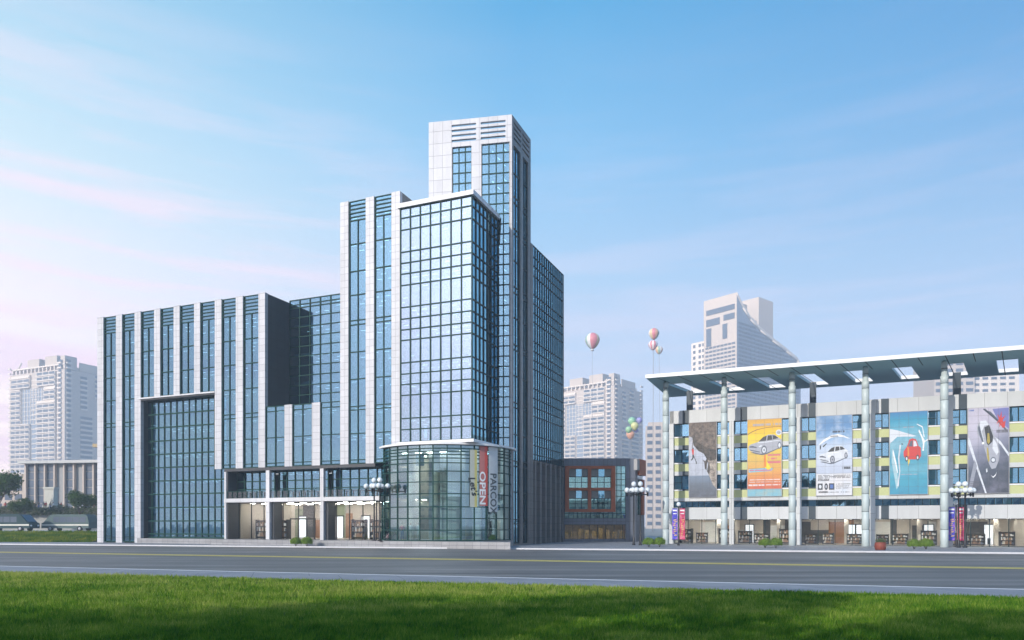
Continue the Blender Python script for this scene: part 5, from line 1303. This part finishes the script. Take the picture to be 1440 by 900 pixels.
def hedge_pt(rg):
    x = rg.uniform(-125, -86); k = vnoise(np.array([x]), np.array([0.]), 4, 3)[0]
    return Vector((x, 157.0 + rg.uniform(-.5, .5), 5.5 + rg.random() * (.4 + 1.0 * k) - 1.0 * rg.random())), Vector((0, -.6, .6))
tag(leaf_cloud(9000, hedge_pt, .42, 3).build('hedge', leaf_mat('hedge_leaves', (.03, .06, .015), (.09, .13, .04), (.20, .20, .14))), 'low dark hedge along the edge of the left plaza terrace', 'hedge')
pd = MB(); pd.box(-1.3, 1.3, -1, 1, 0, 1.2); pd.box(-1, 1, -.75, .75, 1.2, 4.6); pd.box(-1.25, 1.25, -.95, .95, 4.6, 5.0)
o = pd.build('stone_pedestal', plain('pale_limestone', (.55, .53, .46), .8)); o.location = ((72 - 720) / 1037 * 163, 163, 5.8); tag(o, 'pale stone pedestal standing among the crowd on the left plaza', 'pedestal')
# pavilion behind the crowd
Yq = 188; kq = Yq / 1037; pv = empty('glass_pavilion', ((40 - 720) * kq, Yq, 5.8), R(-8), 'low glass-fronted pavilion with flat roof behind the crowd on left', 'pavilion')
pw = 22.0
q = MB(); q.box(-.5, pw, 0.3, 14, 0, 12.2); q.build('wall', plain('pavilion_wall', (.30, .30, .30), .8), pv)
q = MB(); q.box(-1.6, pw + 2, -1.8, 15, 12.2, 12.9); q.build('roof', plain('pavilion_roof', (.50, .49, .47), .8), pv)
for i in range(9):
    q = MB(); q.box(-.6 + 2.7 * i, -.2 + 2.7 * i, -.6, .25, 0, 12.2); q.build('column', M['far_wall'], pv)
for i in range(8):
    if i in (3, 5): continue
    q = MB()
    for k in range(6): q.box(-.15 + 2.7 * i, 2.05 + 2.7 * i, .1, .28, .3 + 2 * k, 2.0 + 2 * k)
    q.build('window', M['far_win'], pv)
q = MB(); q.box(pw, pw + 16, 2, 14, 0, 13.5); q.build('dark_annexe', plain('dark_cladding', (.09, .10, .13), .5, var=.5, scale=.4), pv)
q = MB(); q.box(pw - 1, pw + 20, -4, 2, 15.8, 16.6); q.box(pw + 3, pw + 3.6, -2, -1.4, 0, 15.8); q.build('side_canopy', plain('ochre_roof', (.40, .30, .16), .7), pv)
q = MB(); q.box(-14, -1.8, 4, 16, 0, 10.0); q.build('left_annexe', M['far_wall'], pv)
for k in range(4):
    q = MB()
    for i in range(4): q.box(-13.2 + 2.9 * i, -11.2 + 2.9 * i, 3.85, 3.98, .8 + 2.4 * k, 2.3 + 2.4 * k)
    q.build('annexe_windows', M['far_win'], pv)

# minibuses on the side road
def make_bus(paint, stripe):
    root = empty('minibus', (0, 0, 0)); L, Wd, H_b = 9.0, 2.3, 2.9
    prof = [(-L / 2, .5), (-L / 2, 1.6), (-L / 2 + .25, 2.6), (-L / 2 + .7, H_b), (L / 2 - 2.3, H_b), (L / 2 - 1.6, 2.75), (L / 2 - .5, 1.55), (L / 2 - .05, 1.35), (L / 2, .5)]
    b = MB(); n = len(prof)
    b.add([(x, -Wd / 2, z) for x, z in prof] + [(x, Wd / 2, z) for x, z in prof], [tuple(range(n)), tuple(range(n, 2 * n))[::-1]] + [(i, n + i, n + (i + 1) % n, (i + 1) % n) for i in range(n)]); b.build('body', paint, root)
    for i in range(5):
        q = MB(); x0 = -L / 2 + .55 + 1.25 * i; q.box(x0, x0 + 1.12, -Wd / 2 - .015, Wd / 2 + .015, 1.55, 2.45); q.build('window', M['far_win'], root)
    q = MB(); q.add([(L / 2 - 1.55, -Wd / 2 + .12, 2.7), (L / 2 - .5, -Wd / 2 + .12, 1.6), (L / 2 - .5, Wd / 2 - .12, 1.6), (L / 2 - 1.55, Wd / 2 - .12, 2.7)], [(0, 1, 2, 3)]); o = q.build('windscreen', M['far_win'], root); o.location = (.03, 0, .02)
    q = MB(); q.box(-L / 2 + .02, L / 2 - .1, -Wd / 2 - .012, Wd / 2 + .012, .95, 1.2); q.build('stripe', stripe, root)
    for x in (-L / 2 + 1.7, L / 2 - 1.7):
        for y in (-1, 1):
            q = MB(); q.tube((x, y * (Wd / 2 - .25), .45), (x, y * (Wd / 2 + .02), .45), .45, 0, 18); q.tube((x, y * (Wd / 2 + .021), .45), (x, y * (Wd / 2 + .04), .45), .25, 1, 14); q.build('wheel', [M['black'], M['concrete']], root)
    for y in (-.8, .8): q = MB(); q.box(L / 2 - .02, L / 2 + .03, y - .18, y + .18, .85, 1.1); q.build('headlight', M['white'], root)
    return root
for u, Y, rz, c, lab in ((14, 124, R(-6), (.03, .06, .065), 'dark green minibus on the side road at the left edge'), (98, 128, R(172), (.09, .13, .125), 'grey-green minibus close to the left end of the glass office')):
    o = make_bus(plain('bus_paint', c, .65, spec=.2), plain('bus_stripe', (.62, .60, .52), .4)); o.location = ((u - 720) / 1037 * Y, Y, 1.4); o.rotation_euler = (0, 0, rz); tag(o, lab, 'minibus', 'minibuses on the side road')

# ------------------------------------------------------------------ trees
for i, (x, y, w_, h, d) in enumerate(((-190, -105, 46, 27, 20), (-135, -120, 40, 33, 20), (-84, -100, 36, 13, 18), (-40, -125, 44, 15, 20), (12, -110, 40, 13, 18))):
    root = empty('office_block', (x, y, 0), 0, ['long', 'tall', 'low', 'wide', 'small'][i] + ' grey office block across the lawn, mirrored in the glass facade', 'office block')
    q = MB(); q.box(0, w_, -d, 0, 0, h); q.build('wall', M['far_wall'], root)
    for k in range(int(h / 3.6)):
        q = MB()
        for j in range(int(w_ / 4)): q.box(.8 + 4 * j, 3.6 + 4 * j, .01, .12, 1.0 + 3.6 * k, 3.0 + 3.6 * k)
        q.build('window_row', M['far_win'], root)['kind'] = 'stuff'
M['leaf'] = leaf_mat('tree_leaves', (.03, .07, .015), (.09, .14, .03), (.05, .09, .02))
def make_tree(h, cr, seed, nleaf=7000, ls=.34):
    rg = random.Random(seed); root = empty('tree', (0, 0, 0)); t = MB(); t.tube((0, 0, 0), (.15, .05, h * .5), .26, 0, 10, .17); tips = []
    for i in range(9):
        a = i * 2.4; z0 = h * rg.uniform(.3, .5); e = Vector((cr * .7 * math.cos(a) * rg.uniform(.4, 1), cr * .7 * math.sin(a) * rg.uniform(.4, 1), h * rg.uniform(.6, .92))); t.tube((.1, .03, z0), e, .10, 0, 7, .03); tips.append(e)
    t.build('trunk', M['bark'], root)
    cl = [(e + Vector((rg.uniform(-.8, .8), rg.uniform(-.8, .8), rg.uniform(-.5, .6))), cr * rg.uniform(.3, .5)) for e in tips for _ in range(2)]
    def fn(r):
        c, rad = r.choice(cl); d = Vector((r.gauss(0, 1), r.gauss(0, 1), r.gauss(0, .8))).normalized(); return c + d * rad * r.random() ** .35, d
    leaf_cloud(nleaf, fn, ls, seed).build('crown', M['leaf'], root); return root
o = make_tree(13, 5.0, 21, 5000, .5); o.location = ((-5 - 720) / 1037 * 150, 150, 1.4); tag(o, 'dark green tree cut by the left picture edge beside the plaza', 'tree')
for u, Y, sc, lab in ((112, 150, .62, 'small green tree by the plaza close to the glass office'), (33, 149, .5, 'small green tree between the plaza edge tree and the pedestal')):
    o2 = copy_tree(o); o2.location = ((u - 720) / 1037 * Y, Y, 1.4); o2.scale = (sc, sc, sc); o2.rotation_euler = (0, 0, u); tag(o2, lab, 'tree')
shade = make_tree(13.5, 5.4, 33, 6500, .5)
for i, (x, y, s, lab) in enumerate(((-9.0, -8.0, 1.0, 'broad lawn tree out of view whose shadow falls across the near grass'), (-17, -6, 1.1, 'broad lawn tree beside the first, shading the near grass'), (-1.5, -11.5, 1.0, 'broad lawn tree behind the viewer, shading the lower grass'), (-25, -4.5, 1.0, 'leftmost of the broad lawn trees that shade the near grass'))):
    o = shade if i == 0 else copy_tree(shade); o.location = (x, y, .05); o.rotation_euler = (0, 0, i * 2.1); o.scale = (s, s, s); tag(o, lab, 'tree', 'shade trees on the near lawn')

# ------------------------------------------------------------------ haze
def haze():
    m = bpy.data.materials.new('haze'); m.use_nodes = True; n = m.node_tree.nodes; n.clear(); out = n.new('ShaderNodeOutputMaterial'); v = n.new('ShaderNodeVolumePrincipled')
    v.inputs['Color'].default_value = (.74, .86, 1.0, 1); v.inputs['Density'].default_value = .0007; v.inputs['Anisotropy'].default_value = 0.0
    m.node_tree.links.new(v.outputs[0], out.inputs['Volume']); b = MB(); b.box(-900, 900, -900, 900, -1.05, 218); tag(b.build('haze', m), kind='stuff')
haze()
